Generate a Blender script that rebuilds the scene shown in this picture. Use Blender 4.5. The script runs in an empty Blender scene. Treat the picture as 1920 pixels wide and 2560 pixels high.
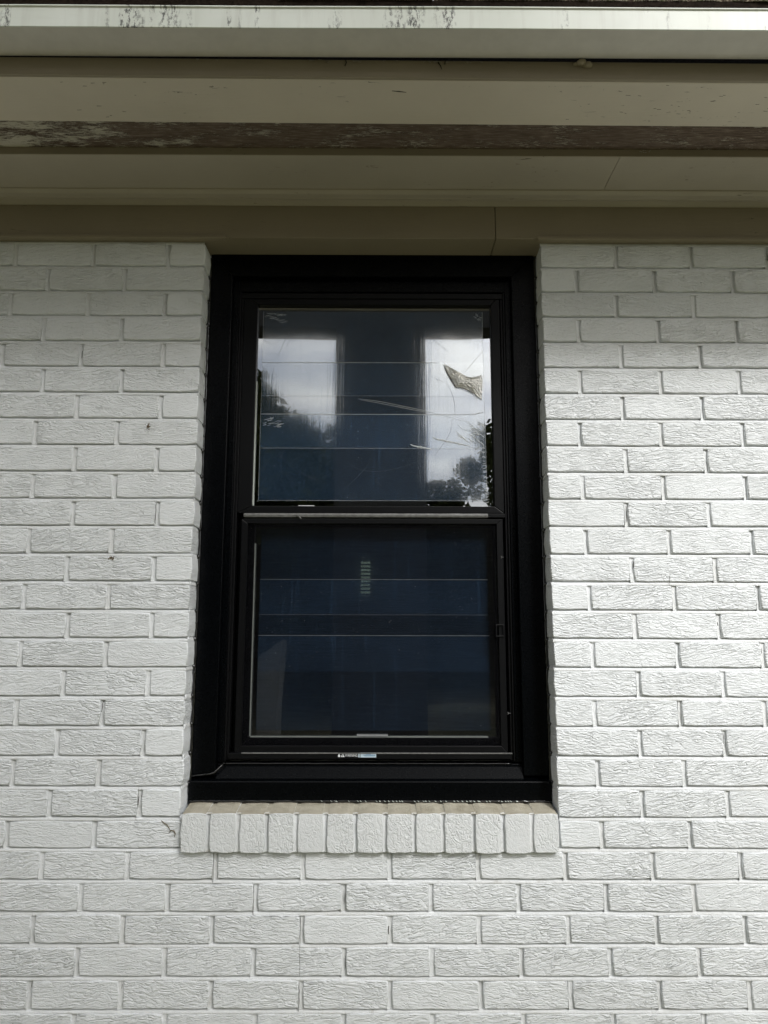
import bpy, bmesh, math, random
from mathutils import Vector, Matrix, noise
R = math.radians
PI = math.pi
S = bpy.context.scene
C = S.collection
rnd = random.Random(7)

# ------------------------------------------------------------------ camera
ZO = 2.45                      # height of the window head above the ground
CAM = Vector((0.0, -1.791, ZO - 0.9933))
PIT, YAW, ROL, FPX = 0.15595, 0.003776, 0.0018536, 1850.0

def ray(u, v):
    x = (u - 960) / FPX
    y = -(v - 1280) / FPX
    cr, sr = math.cos(ROL), math.sin(ROL)
    x, y = x * cr - y * sr, x * sr + y * cr
    cp, sp = math.cos(PIT), math.sin(PIT)
    d = (x, cp - y * sp, sp + y * cp)
    cy, sy = math.cos(YAW), math.sin(YAW)
    return Vector((d[0] * cy + d[1] * sy, -d[0] * sy + d[1] * cy, d[2]))

cam_d = bpy.data.cameras.new('camera')
cam = bpy.data.objects.new('camera', cam_d)
C.objects.link(cam)
cam_d.sensor_fit = 'VERTICAL'
cam_d.sensor_height = 24.0
cam_d.lens = FPX / 2560 * 24.0
cam_d.clip_start = 0.02
cam_d.clip_end = 500
fwd = ray(960, 1280).normalized()
rgt = (ray(1960, 1280) - ray(960, 1280)).normalized()
upv = rgt.cross(fwd)
m3 = Matrix((rgt, upv, -fwd)).transposed()
cam.matrix_world = Matrix.Translation(CAM) @ m3.to_4x4()
S.camera = cam

# ------------------------------------------------------------------ light
SUN = Vector((0.56, -1.0, 0.94)).normalized()
sun_d = bpy.data.lights.new('sun', 'SUN')
sun_d.energy = 2.85
sun_d.angle = R(9.5)
sun_d.color = (1.0, 0.995, 0.985)
sun = bpy.data.objects.new('sun', sun_d)
C.objects.link(sun)
sun.rotation_euler = SUN.to_track_quat('Z', 'Y').to_euler()
sun.location = (3, -6, 9)

W = bpy.data.worlds.new('World')
S.world = W
W.use_nodes = True
nt = W.node_tree
for n in list(nt.nodes):
    nt.nodes.remove(n)
N, L = nt.nodes, nt.links
wo = N.new('ShaderNodeOutputWorld')
bg = N.new('ShaderNodeBackground')
bg.inputs['Strength'].default_value = 0.06
sky = N.new('ShaderNodeTexSky')
sky.sky_type = 'NISHITA'
sky.sun_disc = False
sky.sun_elevation = math.asin(SUN.z)
sky.sun_rotation = math.atan2(SUN.x, SUN.y)
sky.dust_density = 2.0
tc = N.new('ShaderNodeTexCoord')
sep = N.new('ShaderNodeSeparateXYZ')
L.new(tc.outputs['Generated'], sep.inputs[0])
mx = N.new('ShaderNodeMath'); mx.operation = 'MAXIMUM'; mx.inputs[1].default_value = 0.0
L.new(sep.outputs['Z'], mx.inputs[0])
ad = N.new('ShaderNodeMath'); ad.operation = 'ADD'; ad.inputs[1].default_value = 0.22
L.new(mx.outputs[0], ad.inputs[0])
dx = N.new('ShaderNodeMath'); dx.operation = 'DIVIDE'
dy = N.new('ShaderNodeMath'); dy.operation = 'DIVIDE'
L.new(sep.outputs['X'], dx.inputs[0]); L.new(ad.outputs[0], dx.inputs[1])
L.new(sep.outputs['Y'], dy.inputs[0]); L.new(ad.outputs[0], dy.inputs[1])
cb = N.new('ShaderNodeCombineXYZ')
L.new(dx.outputs[0], cb.inputs[0]); L.new(dy.outputs[0], cb.inputs[1])
no = N.new('ShaderNodeTexNoise')
no.inputs['Scale'].default_value = 4.6
no.inputs['Detail'].default_value = 9
no.inputs['Roughness'].default_value = 0.55
no.inputs['Distortion'].default_value = 0.5
L.new(cb.outputs[0], no.inputs['Vector'])
cr_ = N.new('ShaderNodeValToRGB')
cr_.color_ramp.elements[0].position = 0.40
cr_.color_ramp.elements[0].color = (0.30, 0.30, 0.30, 1)
cr_.color_ramp.elements[1].position = 0.60
cr_.color_ramp.elements[1].color = (1, 1, 1, 1)
L.new(no.outputs['Fac'], cr_.inputs[0])
mixc = N.new('ShaderNodeMix'); mixc.data_type = 'RGBA'
L.new(cr_.outputs[0], mixc.inputs['Factor'])
L.new(sky.outputs[0], mixc.inputs['A'])
mixc.inputs['B'].default_value = (14.0, 13.9, 13.6, 1)
# thin bright cloud scatters the sun forward: wide glow round it
vd = N.new('ShaderNodeVectorMath'); vd.operation = 'DOT_PRODUCT'
L.new(tc.outputs['Generated'], vd.inputs[0]); vd.inputs[1].default_value = tuple(SUN)
m0 = N.new('ShaderNodeMath'); m0.operation = 'MAXIMUM'; m0.inputs[1].default_value = 0.0
L.new(vd.outputs['Value'], m0.inputs[0])
m1 = N.new('ShaderNodeMath'); m1.operation = 'POWER'; m1.inputs[1].default_value = 8.0
L.new(m0.outputs[0], m1.inputs[0])
m2 = N.new('ShaderNodeMath'); m2.operation = 'MULTIPLY_ADD'; m2.inputs[1].default_value = 4.5; m2.inputs[2].default_value = 1.0
L.new(m1.outputs[0], m2.inputs[0])
vs_ = N.new('ShaderNodeVectorMath'); vs_.operation = 'SCALE'
L.new(mixc.outputs['Result'], vs_.inputs[0]); L.new(m2.outputs[0], vs_.inputs['Scale'])
L.new(vs_.outputs[0], bg.inputs['Color'])
L.new(bg.outputs[0], wo.inputs['Surface'])

S.render.engine = 'CYCLES'
S.view_settings.view_transform = 'Standard'
S.view_settings.look = 'None'
S.view_settings.exposure = 0.08
S.view_settings.gamma = 1.0
S.cycles.max_bounces = 10
S.cycles.transparent_max_bounces = 24
S.cycles.glossy_bounces = 5

# ------------------------------------------------------------------ materials
class Mat:
    def __init__(s, name, base=(0.5, 0.5, 0.5), rough=0.6, spec=0.5, metal=0.0, coat=0.0):
        s.m = bpy.data.materials.new(name)
        s.m.use_nodes = True
        s.nt = s.m.node_tree
        s.N, s.L = s.nt.nodes, s.nt.links
        s.b = s.N['Principled BSDF']
        s.o = s.N['Material Output']
        s.b.inputs['Base Color'].default_value = (*base, 1)
        s.b.inputs['Roughness'].default_value = rough
        s.b.inputs['Specular IOR Level'].default_value = spec
        s.b.inputs['Metallic'].default_value = metal
        s.b.inputs['Coat Weight'].default_value = coat
        s.tc = None
    def coord(s, scale=(1, 1, 1), rot=(0, 0, 0), rand=0.0, world=False):
        t = s.N.new('ShaderNodeTexCoord').outputs['Object']
        if world:
            t = s.N.new('ShaderNodeNewGeometry').outputs['Position']
        if rand:
            oi = s.N.new('ShaderNodeObjectInfo')
            mu = s.N.new('ShaderNodeVectorMath'); mu.operation = 'SCALE'
            mu.inputs[0].default_value = (17.3, 41.1, 29.7)
            s.L.new(oi.outputs['Random'], mu.inputs['Scale'])
            a = s.N.new('ShaderNodeVectorMath'); a.operation = 'ADD'
            s.L.new(t, a.inputs[0]); s.L.new(mu.outputs[0], a.inputs[1])
            t = a.outputs[0]
        mp = s.N.new('ShaderNodeMapping')
        mp.inputs['Scale'].default_value = scale
        mp.inputs['Rotation'].default_value = rot
        s.L.new(t, mp.inputs['Vector'])
        return mp.outputs[0]
    def noise(s, vec, scale=5, detail=4, rough=0.5, dist=0.0):
        n = s.N.new('ShaderNodeTexNoise')
        n.inputs['Scale'].default_value = scale
        n.inputs['Detail'].default_value = detail
        n.inputs['Roughness'].default_value = rough
        n.inputs['Distortion'].default_value = dist
        s.L.new(vec, n.inputs['Vector'])
        return n.outputs['Fac'], n.outputs['Color']
    def ramp(s, fac, stops, interp='LINEAR'):
        r = s.N.new('ShaderNodeValToRGB')
        r.color_ramp.interpolation = interp
        e = r.color_ramp.elements
        while len(e) < len(stops):
            e.new(0.5)
        for k, (p, c) in enumerate(stops):
            e[k].position = p
            e[k].color = (*c, 1) if isinstance(c, tuple) else (c, c, c, 1)
        s.L.new(fac, r.inputs[0])
        return r.outputs[0]
    def math(s, op, a, b=None, clamp=False):
        m = s.N.new('ShaderNodeMath'); m.operation = op; m.use_clamp = clamp
        for i, v in enumerate((a, b)):
            if v is None:
                continue
            if isinstance(v, (int, float)):
                m.inputs[i].default_value = v
            else:
                s.L.new(v, m.inputs[i])
        return m.outputs[0]
    def mix(s, fac, a, b):
        m = s.N.new('ShaderNodeMix'); m.data_type = 'RGBA'
        for k, v in (('Factor', fac), ('A', a), ('B', b)):
            if isinstance(v, (int, float)):
                m.inputs[k].default_value = v
            elif isinstance(v, tuple):
                m.inputs[k].default_value = (*v, 1)
            else:
                s.L.new(v, m.inputs[k])
        return m.outputs['Result']
    def color(s, c):
        s.L.new(c, s.b.inputs['Base Color'])
    def rough(s, c):
        s.L.new(c, s.b.inputs['Roughness'])
    def bump(s, h, dist=0.002, strength=1.0, prev=None):
        b = s.N.new('ShaderNodeBump')
        b.inputs['Distance'].default_value = dist
        b.inputs['Strength'].default_value = strength
        s.L.new(h, b.inputs['Height'])
        if prev is not None:
            s.L.new(prev, b.inputs['Normal'])
        s.L.new(b.outputs[0], s.b.inputs['Normal'])
        return b.outputs[0]

def brick_paint(name, smooth=False, seed=0.0, tint=(0.775, 0.80, 0.815), vertical=False):
    """white masonry paint over wire-cut brick with a dragged, crazed face"""
    M = Mat(name, tint, 0.62, 0.35)
    v = M.coord((1, 1, 1), rand=1.0)
    # domain warp
    _, wc = M.noise(v, 38, 3, 0.5)
    sub = M.N.new('ShaderNodeVectorMath'); sub.operation = 'SUBTRACT'
    M.L.new(wc, sub.inputs[0]); sub.inputs[1].default_value = (0.5, 0.5, 0.5)
    scl = M.N.new('ShaderNodeVectorMath'); scl.operation = 'SCALE'; scl.inputs['Scale'].default_value = 0.012
    M.L.new(sub.outputs[0], scl.inputs[0])
    add = M.N.new('ShaderNodeVectorMath'); add.operation = 'ADD'
    M.L.new(v, add.inputs[0]); M.L.new(scl.outputs[0], add.inputs[1])
    # per-brick slope of the drag marks
    oi = M.N.new('ShaderNodeObjectInfo')
    ang = M.math('MULTIPLY', M.math('SUBTRACT', oi.outputs['Random'], 0.35), 0.42)
    rt = M.N.new('ShaderNodeVectorRotate'); rt.rotation_type = 'Y_AXIS'
    M.L.new(add.outputs[0], rt.inputs['Vector']); M.L.new(ang, rt.inputs['Angle'])
    mp = M.N.new('ShaderNodeMapping')
    mp.inputs['Scale'].default_value = (38, 48, 170) if not vertical else (110, 60, 90)
    M.L.new(rt.outputs[0], mp.inputs['Vector'])
    def crease(vec, sc, k):
        """sinuous creases along the zero contours of a stretched noise"""
        a, _ = M.noise(vec, sc, 1.5, 0.45, 0.35)
        return M.math('MINIMUM', M.math('MULTIPLY', M.math('ABSOLUTE', M.math('SUBTRACT', a, 0.5)), k), 1.0)
    c1 = crease(mp.outputs[0], 0.76, 13.0)
    of = M.N.new('ShaderNodeVectorMath'); of.operation = 'ADD'; of.inputs[1].default_value = (31.7, 8.2, 55.1)
    M.L.new(mp.outputs[0], of.inputs[0])
    c2 = crease(of.outputs[0], 0.98, 11.0)
    crk = M.math('MULTIPLY', M.math('POWER', c1, 0.7), M.math('ADD', M.math('MULTIPLY', M.math('POWER', c2, 0.7), 0.75), 0.25))
    n1, _ = M.noise(mp.outputs[0], 1.0, 3, 0.6, 0.6)
    fine, _ = M.noise(v, 420, 2, 0.6)
    msk, _ = M.noise(v, 22, 2, 0.5)
    mk = M.ramp(msk, [(0.38, 0.55), (0.58, 1.0)])
    fr_ = M.math('FRACT', M.math('MULTIPLY', oi.outputs['Random'], 7.31))
    amt = M.math('MULTIPLY', mk, M.ramp(fr_, [(0.0, 0.5), (0.3, 0.8), (1.0, 1.05)]))
    h1 = M.math('MULTIPLY', crk, amt)
    h2 = M.math('MULTIPLY', M.math('MULTIPLY', n1, 0.75), M.ramp(fr_, [(0.0, 0.5), (0.4, 0.9), (1.0, 1.0)]))
    h = M.math('ADD', M.math('ADD', h1, h2), M.math('MULTIPLY', fine, 0.34))
    big, _ = M.noise(v, 9, 2)
    pb = M.bump(big, 0.003, 0.5)
    M.bump(h, 0.0013 if smooth else 0.0021, 1.0, pb)
    st, _ = M.noise(v, 4, 5, 0.6)
    col = M.mix(M.ramp(st, [(0.35, 0.0), (0.7, 1.0)]), tint, tuple(c * 0.93 for c in tint))
    dk = M.ramp(c1, [(0.0, 1.0), (0.12, 0.0)])
    col = M.mix(M.math('MULTIPLY', M.math('MULTIPLY', dk, amt), 0.0 if smooth else 0.03), col, (0.42, 0.41, 0.38))
    M.color(col)
    return M.m

def mortar_paint():
    M = Mat('painted_mortar', (0.735, 0.755, 0.765), 0.7, 0.3)
    v = M.coord()
    f, _ = M.noise(v, 260, 3, 0.65)
    g, _ = M.noise(v, 60, 3, 0.6)
    h = M.math('ADD', M.math('MULTIPLY', f, 0.7), g)
    M.bump(h, 0.0022, 1.0)
    st, _ = M.noise(v, 5, 4)
    c = M.mix(M.ramp(st, [(0.4, 0.0), (0.7, 1.0)]), (0.735, 0.755, 0.765), (0.67, 0.68, 0.675))
    gr, _ = M.noise(v, 17, 5, 0.75)
    M.color(M.mix(M.ramp(gr, [(0.60, 0.0), (0.74, 0.55)]), c, (0.36, 0.34, 0.29)))
    return M.m

def sill_top_paint():
    M = Mat('cream_dusty_paint', (0.40, 0.37, 0.29), 0.7, 0.3)
    v = M.coord(rand=1.0)
    mpn = M.N.new('ShaderNodeMapping'); mpn.inputs['Scale'].default_value = (150, 70, 60); mpn.inputs['Rotation'].default_value = (0, 0, R(25))
    M.L.new(v, mpn.inputs['Vector'])
    f, _ = M.noise(mpn.outputs[0], 1.2, 4, 0.65, 0.7)
    M.bump(f, 0.0022, 1.0)
    g, _ = M.noise(v, 30, 3)
    M.color(M.mix(M.ramp(g, [(0.3, 0.0), (0.7, 1.0)]), (0.50, 0.47, 0.38), (0.36, 0.33, 0.255)))
    return M.m

def trim_paint(name, tint, cracks=0.5, wear=0.0, seedscale=1.0):
    M = Mat(name, tint, 0.55, 0.35)
    v = M.coord(rand=1.0)
    g, _ = M.noise(v, 3.0, 5, 0.6)
    mpn = M.N.new('ShaderNodeMapping'); mpn.inputs['Scale'].default_value = (6, 60, 60)
    M.L.new(v, mpn.inputs['Vector'])
    gr, _ = M.noise(mpn.outputs[0], 3.0, 5, 0.6)
    fine, _ = M.noise(v, 300, 2)
    # short horizontal checks in the paint
    mpc = M.N.new('ShaderNodeMapping'); mpc.inputs['Scale'].default_value = (26, 120, 150)
    M.L.new(v, mpc.inputs['Vector'])
    ck, _ = M.noise(mpc.outputs[0], 1.0, 3, 0.7, 0.8)
    area, _ = M.noise(v, 3.4, 2)
    ckm = M.math('MULTIPLY', M.ramp(ck, [(0.665, 0.0), (0.69, 1.0)]), M.ramp(area, [(0.50, 0.0), (0.58, 1.0)]))
    ckm = M.math('MULTIPLY', ckm, cracks)
    col = M.mix(M.ramp(g, [(0.3, 0.0), (0.7, 1.0)]), tint, tuple(c * 0.86 for c in tint))
    col = M.mix(ckm, col, (0.06, 0.05, 0.035))
    M.color(col)
    h = M.math('SUBTRACT', M.math('ADD', M.math('MULTIPLY', gr, 0.8), M.math('MULTIPLY', fine, 0.18)), M.math('MULTIPLY', ckm, 1.2))
    M.bump(h, 0.0007, 1.0)
    return M.m

def weathered_paint():
    M = Mat('weathered_wood', (0.1, 0.07, 0.05), 0.85, 0.2)
    v = M.coord()
    mpn = M.N.new('ShaderNodeMapping'); mpn.inputs['Scale'].default_value = (18, 150, 150)
    M.L.new(v, mpn.inputs['Vector'])
    grain, _ = M.noise(mpn.outputs[0], 1.6, 6, 0.7)
    wood = M.ramp(grain, [(0.3, (0.062, 0.043, 0.032)), (0.52, (0.135, 0.100, 0.078)), (0.72, (0.27, 0.22, 0.18))])
    # leftover paint: more of it at the left end
    sx = M.N.new('ShaderNodeSeparateXYZ'); M.L.new(v, sx.inputs[0])
    xr = M.N.new('ShaderNodeMapRange')
    xr.inputs['From Min'].default_value = -1.05; xr.inputs['From Max'].default_value = -0.35
    xr.inputs['To Min'].default_value = 0.20; xr.inputs['To Max'].default_value = -0.02
    M.L.new(sx.outputs['X'], xr.inputs['Value'])
    mpp = M.N.new('ShaderNodeMapping'); mpp.inputs['Scale'].default_value = (5, 16, 16)
    M.L.new(v, mpp.inputs['Vector'])
    pt, _ = M.noise(mpp.outputs[0], 1.7, 9, 0.72, 0.4)
    sp, _ = M.noise(mpn.outputs[0], 3.2, 5, 0.8)
    k = M.math('ADD', M.math('ADD', pt, xr.outputs[0]), M.math('MULTIPLY', M.math('SUBTRACT', sp, 0.5), 1.0))
    pm = M.ramp(k, [(0.585, 0.0), (0.62, 1.0)])
    M.color(M.mix(pm, wood, (0.48, 0.445, 0.375)))
    M.bump(M.math('ADD', grain, M.math('MULTIPLY', pm, 0.6)), 0.0012, 1.0)
    return M.m

def lip_metal():
    M = Mat('mildewed_white_metal', (0.66, 0.69, 0.63), 0.45, 0.5)
    v = M.coord()
    mpn = M.N.new('ShaderNodeMapping'); mpn.inputs['Scale'].default_value = (130, 60, 60)
    M.L.new(v, mpn.inputs['Vector'])
    sp, _ = M.noise(mpn.outputs[0], 1.3, 5, 0.75)
    mp2 = M.N.new('ShaderNodeMapping'); mp2.inputs['Scale'].default_value = (24, 1, 2.5)
    M.L.new(v, mp2.inputs['Vector'])
    st, _ = M.noise(mp2.outputs[0], 1.0, 2, 0.5)
    k = M.math('MULTIPLY', M.ramp(sp, [(0.50, 0.0), (0.57, 1.0)]), M.ramp(st, [(0.575, 0.0), (0.65, 1.0)]))
    g, _ = M.noise(v, 7, 4)
    mp3 = M.N.new('ShaderNodeMapping'); mp3.inputs['Scale'].default_value = (60, 10, 6)
    M.L.new(v, mp3.inputs['Vector'])
    dr, _ = M.noise(mp3.outputs[0], 1.0, 4, 0.6)
    col = M.mix(M.ramp(g, [(0.3, 0.0), (0.7, 1.0)]), (0.68, 0.71, 0.65), (0.58, 0.61, 0.54))
    col = M.mix(M.math('MULTIPLY', M.ramp(dr, [(0.5, 0.0), (0.75, 1.0)]), 0.35), col, (0.42, 0.42, 0.36))
    M.color(M.mix(M.math('MULTIPLY', k, 0.9), col, (0.03, 0.03, 0.025)))
    M.bump(g, 0.002, 0.5)
    return M.m

def simple(name, base, rough=0.5, spec=0.5, nscale=60, bumpd=0.0, var=0.12, coat=0.0):
    M = Mat(name, base, rough, spec, coat=coat)
    v = M.coord(rand=1.0)
    f, _ = M.noise(v, nscale, 4, 0.6)
    M.color(M.mix(M.ramp(f, [(0.3, 0.0), (0.7, 1.0)]), tuple(min(1, c * (1 + var)) for c in base), tuple(c * (1 - var) for c in base)))
    M.rough(M.ramp(f, [(0.2, rough * 0.85), (0.8, min(1, rough * 1.2))]))
    if bumpd:
        M.bump(f, bumpd, 1.0)
    return M.m

def shingle_mat():
    M = Mat('asphalt_shingle', (0.05, 0.04, 0.03), 0.95, 0.1)
    v = M.coord()
    f, _ = M.noise(v, 260, 3, 0.7)
    g, _ = M.noise(v, 40, 3, 0.6)
    c = M.ramp(f, [(0.38, (0.025, 0.016, 0.011)), (0.48, (0.08, 0.06, 0.042)), (0.58, (0.42, 0.38, 0.28))])
    M.color(M.mix(M.ramp(g, [(0.45, 0.0), (0.7, 1.0)]), c, (0.09, 0.10, 0.045)))
    M.bump(f, 0.004, 1.0)
    return M.m

def glass_mat(name, refl=0.16, tint=(0.80, 0.86, 0.90), wavy=0.0):
    M = Mat(name)
    M.N.remove(M.b)
    tr = M.N.new('ShaderNodeBsdfTransparent'); tr.inputs[0].default_value = (*tint, 1)
    gl = M.N.new('ShaderNodeBsdfGlossy'); gl.inputs['Roughness'].default_value = 0.0
    gl.inputs['Color'].default_value = (1, 1, 1, 1)
    fr = M.N.new('ShaderNodeFresnel'); fr.inputs['IOR'].default_value = 1.5
    fac = M.math('ADD', M.math('MULTIPLY', fr.outputs[0], 1.6), refl, clamp=True)
    mx_ = M.N.new('ShaderNodeMixShader')
    M.L.new(fac, mx_.inputs[0]); M.L.new(tr.outputs[0], mx_.inputs[1]); M.L.new(gl.outputs[0], mx_.inputs[2])
    M.L.new(mx_.outputs[0], M.o.inputs['Surface'])
    v = M.coord()
    f, _ = M.noise(v, 3.0, 1)
    b = M.N.new('ShaderNodeBump'); b.inputs['Distance'].default_value = 0.0006; b.inputs['Strength'].default_value = 1.0
    M.L.new(f, b.inputs['Height']); M.L.new(b.outputs[0], gl.inputs['Normal'])
    return M.m

def film_mat(name, refl=0.18, haze=0.16, blue=(0.10, 0.26, 0.52), rg=0.065):
    """bluish protective film: slightly hazy, faintly mirror-like, with squeegee streaks and dust"""
    M = Mat(name)
    M.N.remove(M.b)
    tr = M.N.new('ShaderNodeBsdfTransparent'); tr.inputs[0].default_value = (0.93, 0.95, 0.98, 1)
    gl = M.N.new('ShaderNodeBsdfGlossy'); gl.inputs['Roughness'].default_value = rg
    gl.inputs['Color'].default_value = (1.0, 0.99, 0.93, 1)
    di = M.N.new('ShaderNodeBsdfDiffuse')
    v = M.coord()
    mpn = M.N.new('ShaderNodeMapping'); mpn.inputs['Scale'].default_value = (95, 1, 2.6)
    M.L.new(v, mpn.inputs['Vector'])
    st, _ = M.noise(mpn.outputs[0], 1.0, 3, 0.6, 0.3)
    line = M.ramp(st, [(0.60, 0.0), (0.66, 1.0), (0.70, 0.0)])
    du, _ = M.noise(v, 330, 2, 0.5)
    dust = M.ramp(du, [(0.735, 0.0), (0.77, 1.0)])
    bl, _ = M.noise(v, 5, 3, 0.5)
    M.L.new(M.mix(dust, M.mix(line, blue, tuple(min(1, c * 1.5) for c in blue)), (0.9, 0.9, 0.85)), di.inputs[0])
    a = M.N.new('ShaderNodeMixShader')
    M.L.new(tr.outputs[0], a.inputs[1]); M.L.new(gl.outputs[0], a.inputs[2])
    a.inputs[0].default_value = refl
    hz = M.math('ADD', M.math('MULTIPLY', M.ramp(bl, [(0.3, 0.7), (0.7, 1.25)]), haze), M.math('ADD', M.math('MULTIPLY', dust, 0.5), M.math('MULTIPLY', line, 0.035)), clamp=True)
    b_ = M.N.new('ShaderNodeMixShader')
    M.L.new(hz, b_.inputs[0]); M.L.new(a.outputs[0], b_.inputs[1]); M.L.new(di.outputs[0], b_.inputs[2])
    M.L.new(b_.outputs[0], M.o.inputs['Surface'])
    bp = M.N.new('ShaderNodeBump'); bp.inputs['Distance'].default_value = 0.0005; bp.inputs['Strength'].default_value = 0.6
    hh = M.math('ADD', M.math('MULTIPLY', st, 0.25), bl)
    M.L.new(hh, bp.inputs['Height']); M.L.new(bp.outputs[0], gl.inputs['Normal'])
    return M.m

def screen_mat():
    M = Mat('insect_mesh', (0.012, 0.012, 0.013), 0.6, 0.3)
    M.N.remove(M.b)
    tr = M.N.new('ShaderNodeBsdfTransparent')
    di = M.N.new('ShaderNodeBsdfDiffuse'); di.inputs[0].default_value = (0.007, 0.007, 0.008, 1)
    v = M.coord()
    mpn = M.N.new('ShaderNodeMapping'); mpn.inputs['Scale'].default_value = (12, 1, 420)
    M.L.new(v, mpn.inputs['Vector'])
    st, _ = M.noise(mpn.outputs[0], 1.0, 2, 0.5)
    fac = M.ramp(st, [(0.3, 0.36), (0.7, 0.52)])
    x = M.N.new('ShaderNodeMixShader')
    M.L.new(fac, x.inputs[0]); M.L.new(tr.outputs[0], x.inputs[1]); M.L.new(di.outputs[0], x.inputs[2])
    M.L.new(x.outputs[0], M.o.inputs['Surface'])
    return M.m

def leaf_mat(name, a, b):
    M = Mat(name, a, 0.55, 0.3)
    gi = M.N.new('ShaderNodeNewGeometry')
    M.color(M.mix(gi.outputs['Random Per Island'], a, b))
    return M.m

def ground_mat():
    M = Mat('dry_lawn', (0.15, 0.14, 0.07), 0.95, 0.1)
    v = M.coord()
    f, _ = M.noise(v, 8, 6, 0.7)
    g, _ = M.noise(v, 0.5, 4, 0.6)
    c = M.ramp(f, [(0.3, (0.15, 0.14, 0.085)), (0.6, (0.24, 0.22, 0.145)), (0.8, (0.34, 0.31, 0.22))])
    M.color(M.mix(M.ramp(g, [(0.35, 0.0), (0.65, 1.0)]), c, (0.15, 0.16, 0.09)))
    M.bump(f, 0.03, 1.0)
    return M.m

MT = dict(
    brick=brick_paint('painted_brick'),
    header=brick_paint('painted_brick_end', smooth=True),
    sillf=brick_paint('painted_sill_brick', smooth=True, tint=(0.70, 0.72, 0.725), vertical=True),
    silltop=sill_top_paint(),
    mortar=mortar_paint(),
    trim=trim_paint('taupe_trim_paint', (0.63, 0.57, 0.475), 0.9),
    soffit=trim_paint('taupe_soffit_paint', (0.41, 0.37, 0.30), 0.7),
    frieze=trim_paint('taupe_frieze_and_shade_paint', (0.29, 0.25, 0.185), 0.4),
    gutter=simple('taupe_gutter_enamel', (0.56, 0.535, 0.49), 0.4, 0.5, 30, 0.0004, 0.05),
    weather=weathered_paint(),
    lip=lip_metal(),
    shingle=shingle_mat(),
    felt=simple('black_felt_edge', (0.02, 0.014, 0.01), 0.95, 0.1, 120, 0.002, 0.5),
    black=simple('black_satin_vinyl', (0.0008, 0.0012, 0.0018), 0.28, 0.13, 260, 0.00006, 0.10),
    black2=simple('charcoal_vinyl_sash', (0.0034, 0.0036, 0.0042), 0.36, 0.20, 200, 0.00006, 0.10),
    grey=simple('dusty_grey_edge', (0.13, 0.13, 0.125), 0.5, 0.5, 90, 0.0004, 0.3),
    spacer=simple('grey_glazing_spacer', (0.50, 0.54, 0.50), 0.4, 0.5, 20, 0.0, 0.05),
    silicone=simple('black_silicone', (0.006, 0.006, 0.006), 0.16, 0.6, 90, 0.0006, 0.1, 0.6),
    glass=glass_mat('window_glass', 0.19, (0.62, 0.68, 0.74)),
    film=film_mat('blue_protective_film', 0.205, 0.09, (0.12, 0.235, 0.42)),
    film2=film_mat('blue_protective_film_low', 0.03, 0.10, (0.10, 0.20, 0.36)),
    filmedge=simple('film_edge_glint', (0.80, 0.82, 0.82), 0.25, 0.7, 60, 0.0, 0.1),  # pale colour stands in for the glint of raised film edges
    flap=film_mat('yellowed_film', 0.66, 0.30, (0.98, 0.95, 0.84), 0.30),
    screen=screen_mat(),
    white=simple('white_print', (0.72, 0.74, 0.75), 0.5, 0.4, 60, 0.0, 0.04),
    labelblue=simple('pale_blue_label', (0.46, 0.56, 0.62), 0.5, 0.4, 60, 0.0, 0.08),
    ink=simple('blue_ink', (0.10, 0.22, 0.36), 0.5, 0.4, 60, 0.0, 0.04),
    stain=simple('brown_stain', (0.16, 0.12, 0.07), 0.9, 0.1, 120, 0.001, 0.4),
    crack=simple('crack_shadow_dirt', (0.05, 0.045, 0.035), 0.95, 0.1, 90, 0.0, 0.2),
    room=simple('room_wall', (0.30, 0.29, 0.27), 0.9, 0.2, 4, 0.0, 0.1),
    slat=simple('blind_slat', (0.30, 0.30, 0.26), 0.6, 0.3, 20, 0.0, 0.1),
    pillar=simple('porch_paint', (0.05, 0.05, 0.05), 0.8, 0.3, 6, 0.001, 0.15),
    bark=simple('tree_bark', (0.09, 0.07, 0.05), 0.95, 0.1, 14, 0.02, 0.4),
    leaf=leaf_mat('leaf_green', (0.045, 0.06, 0.02), (0.10, 0.115, 0.04)),
    ground=ground_mat(),
    stone=simple('concrete', (0.42, 0.40, 0.35), 0.9, 0.2, 12, 0.002, 0.12),
)
lamp = Mat('daylight_gap', (0, 0, 0))
lamp.b.inputs['Emission Color'].default_value = (0.75, 0.82, 0.52, 1)
lamp.b.inputs['Emission Strength'].default_value = 0.55
MT['gap'] = lamp.m

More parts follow.
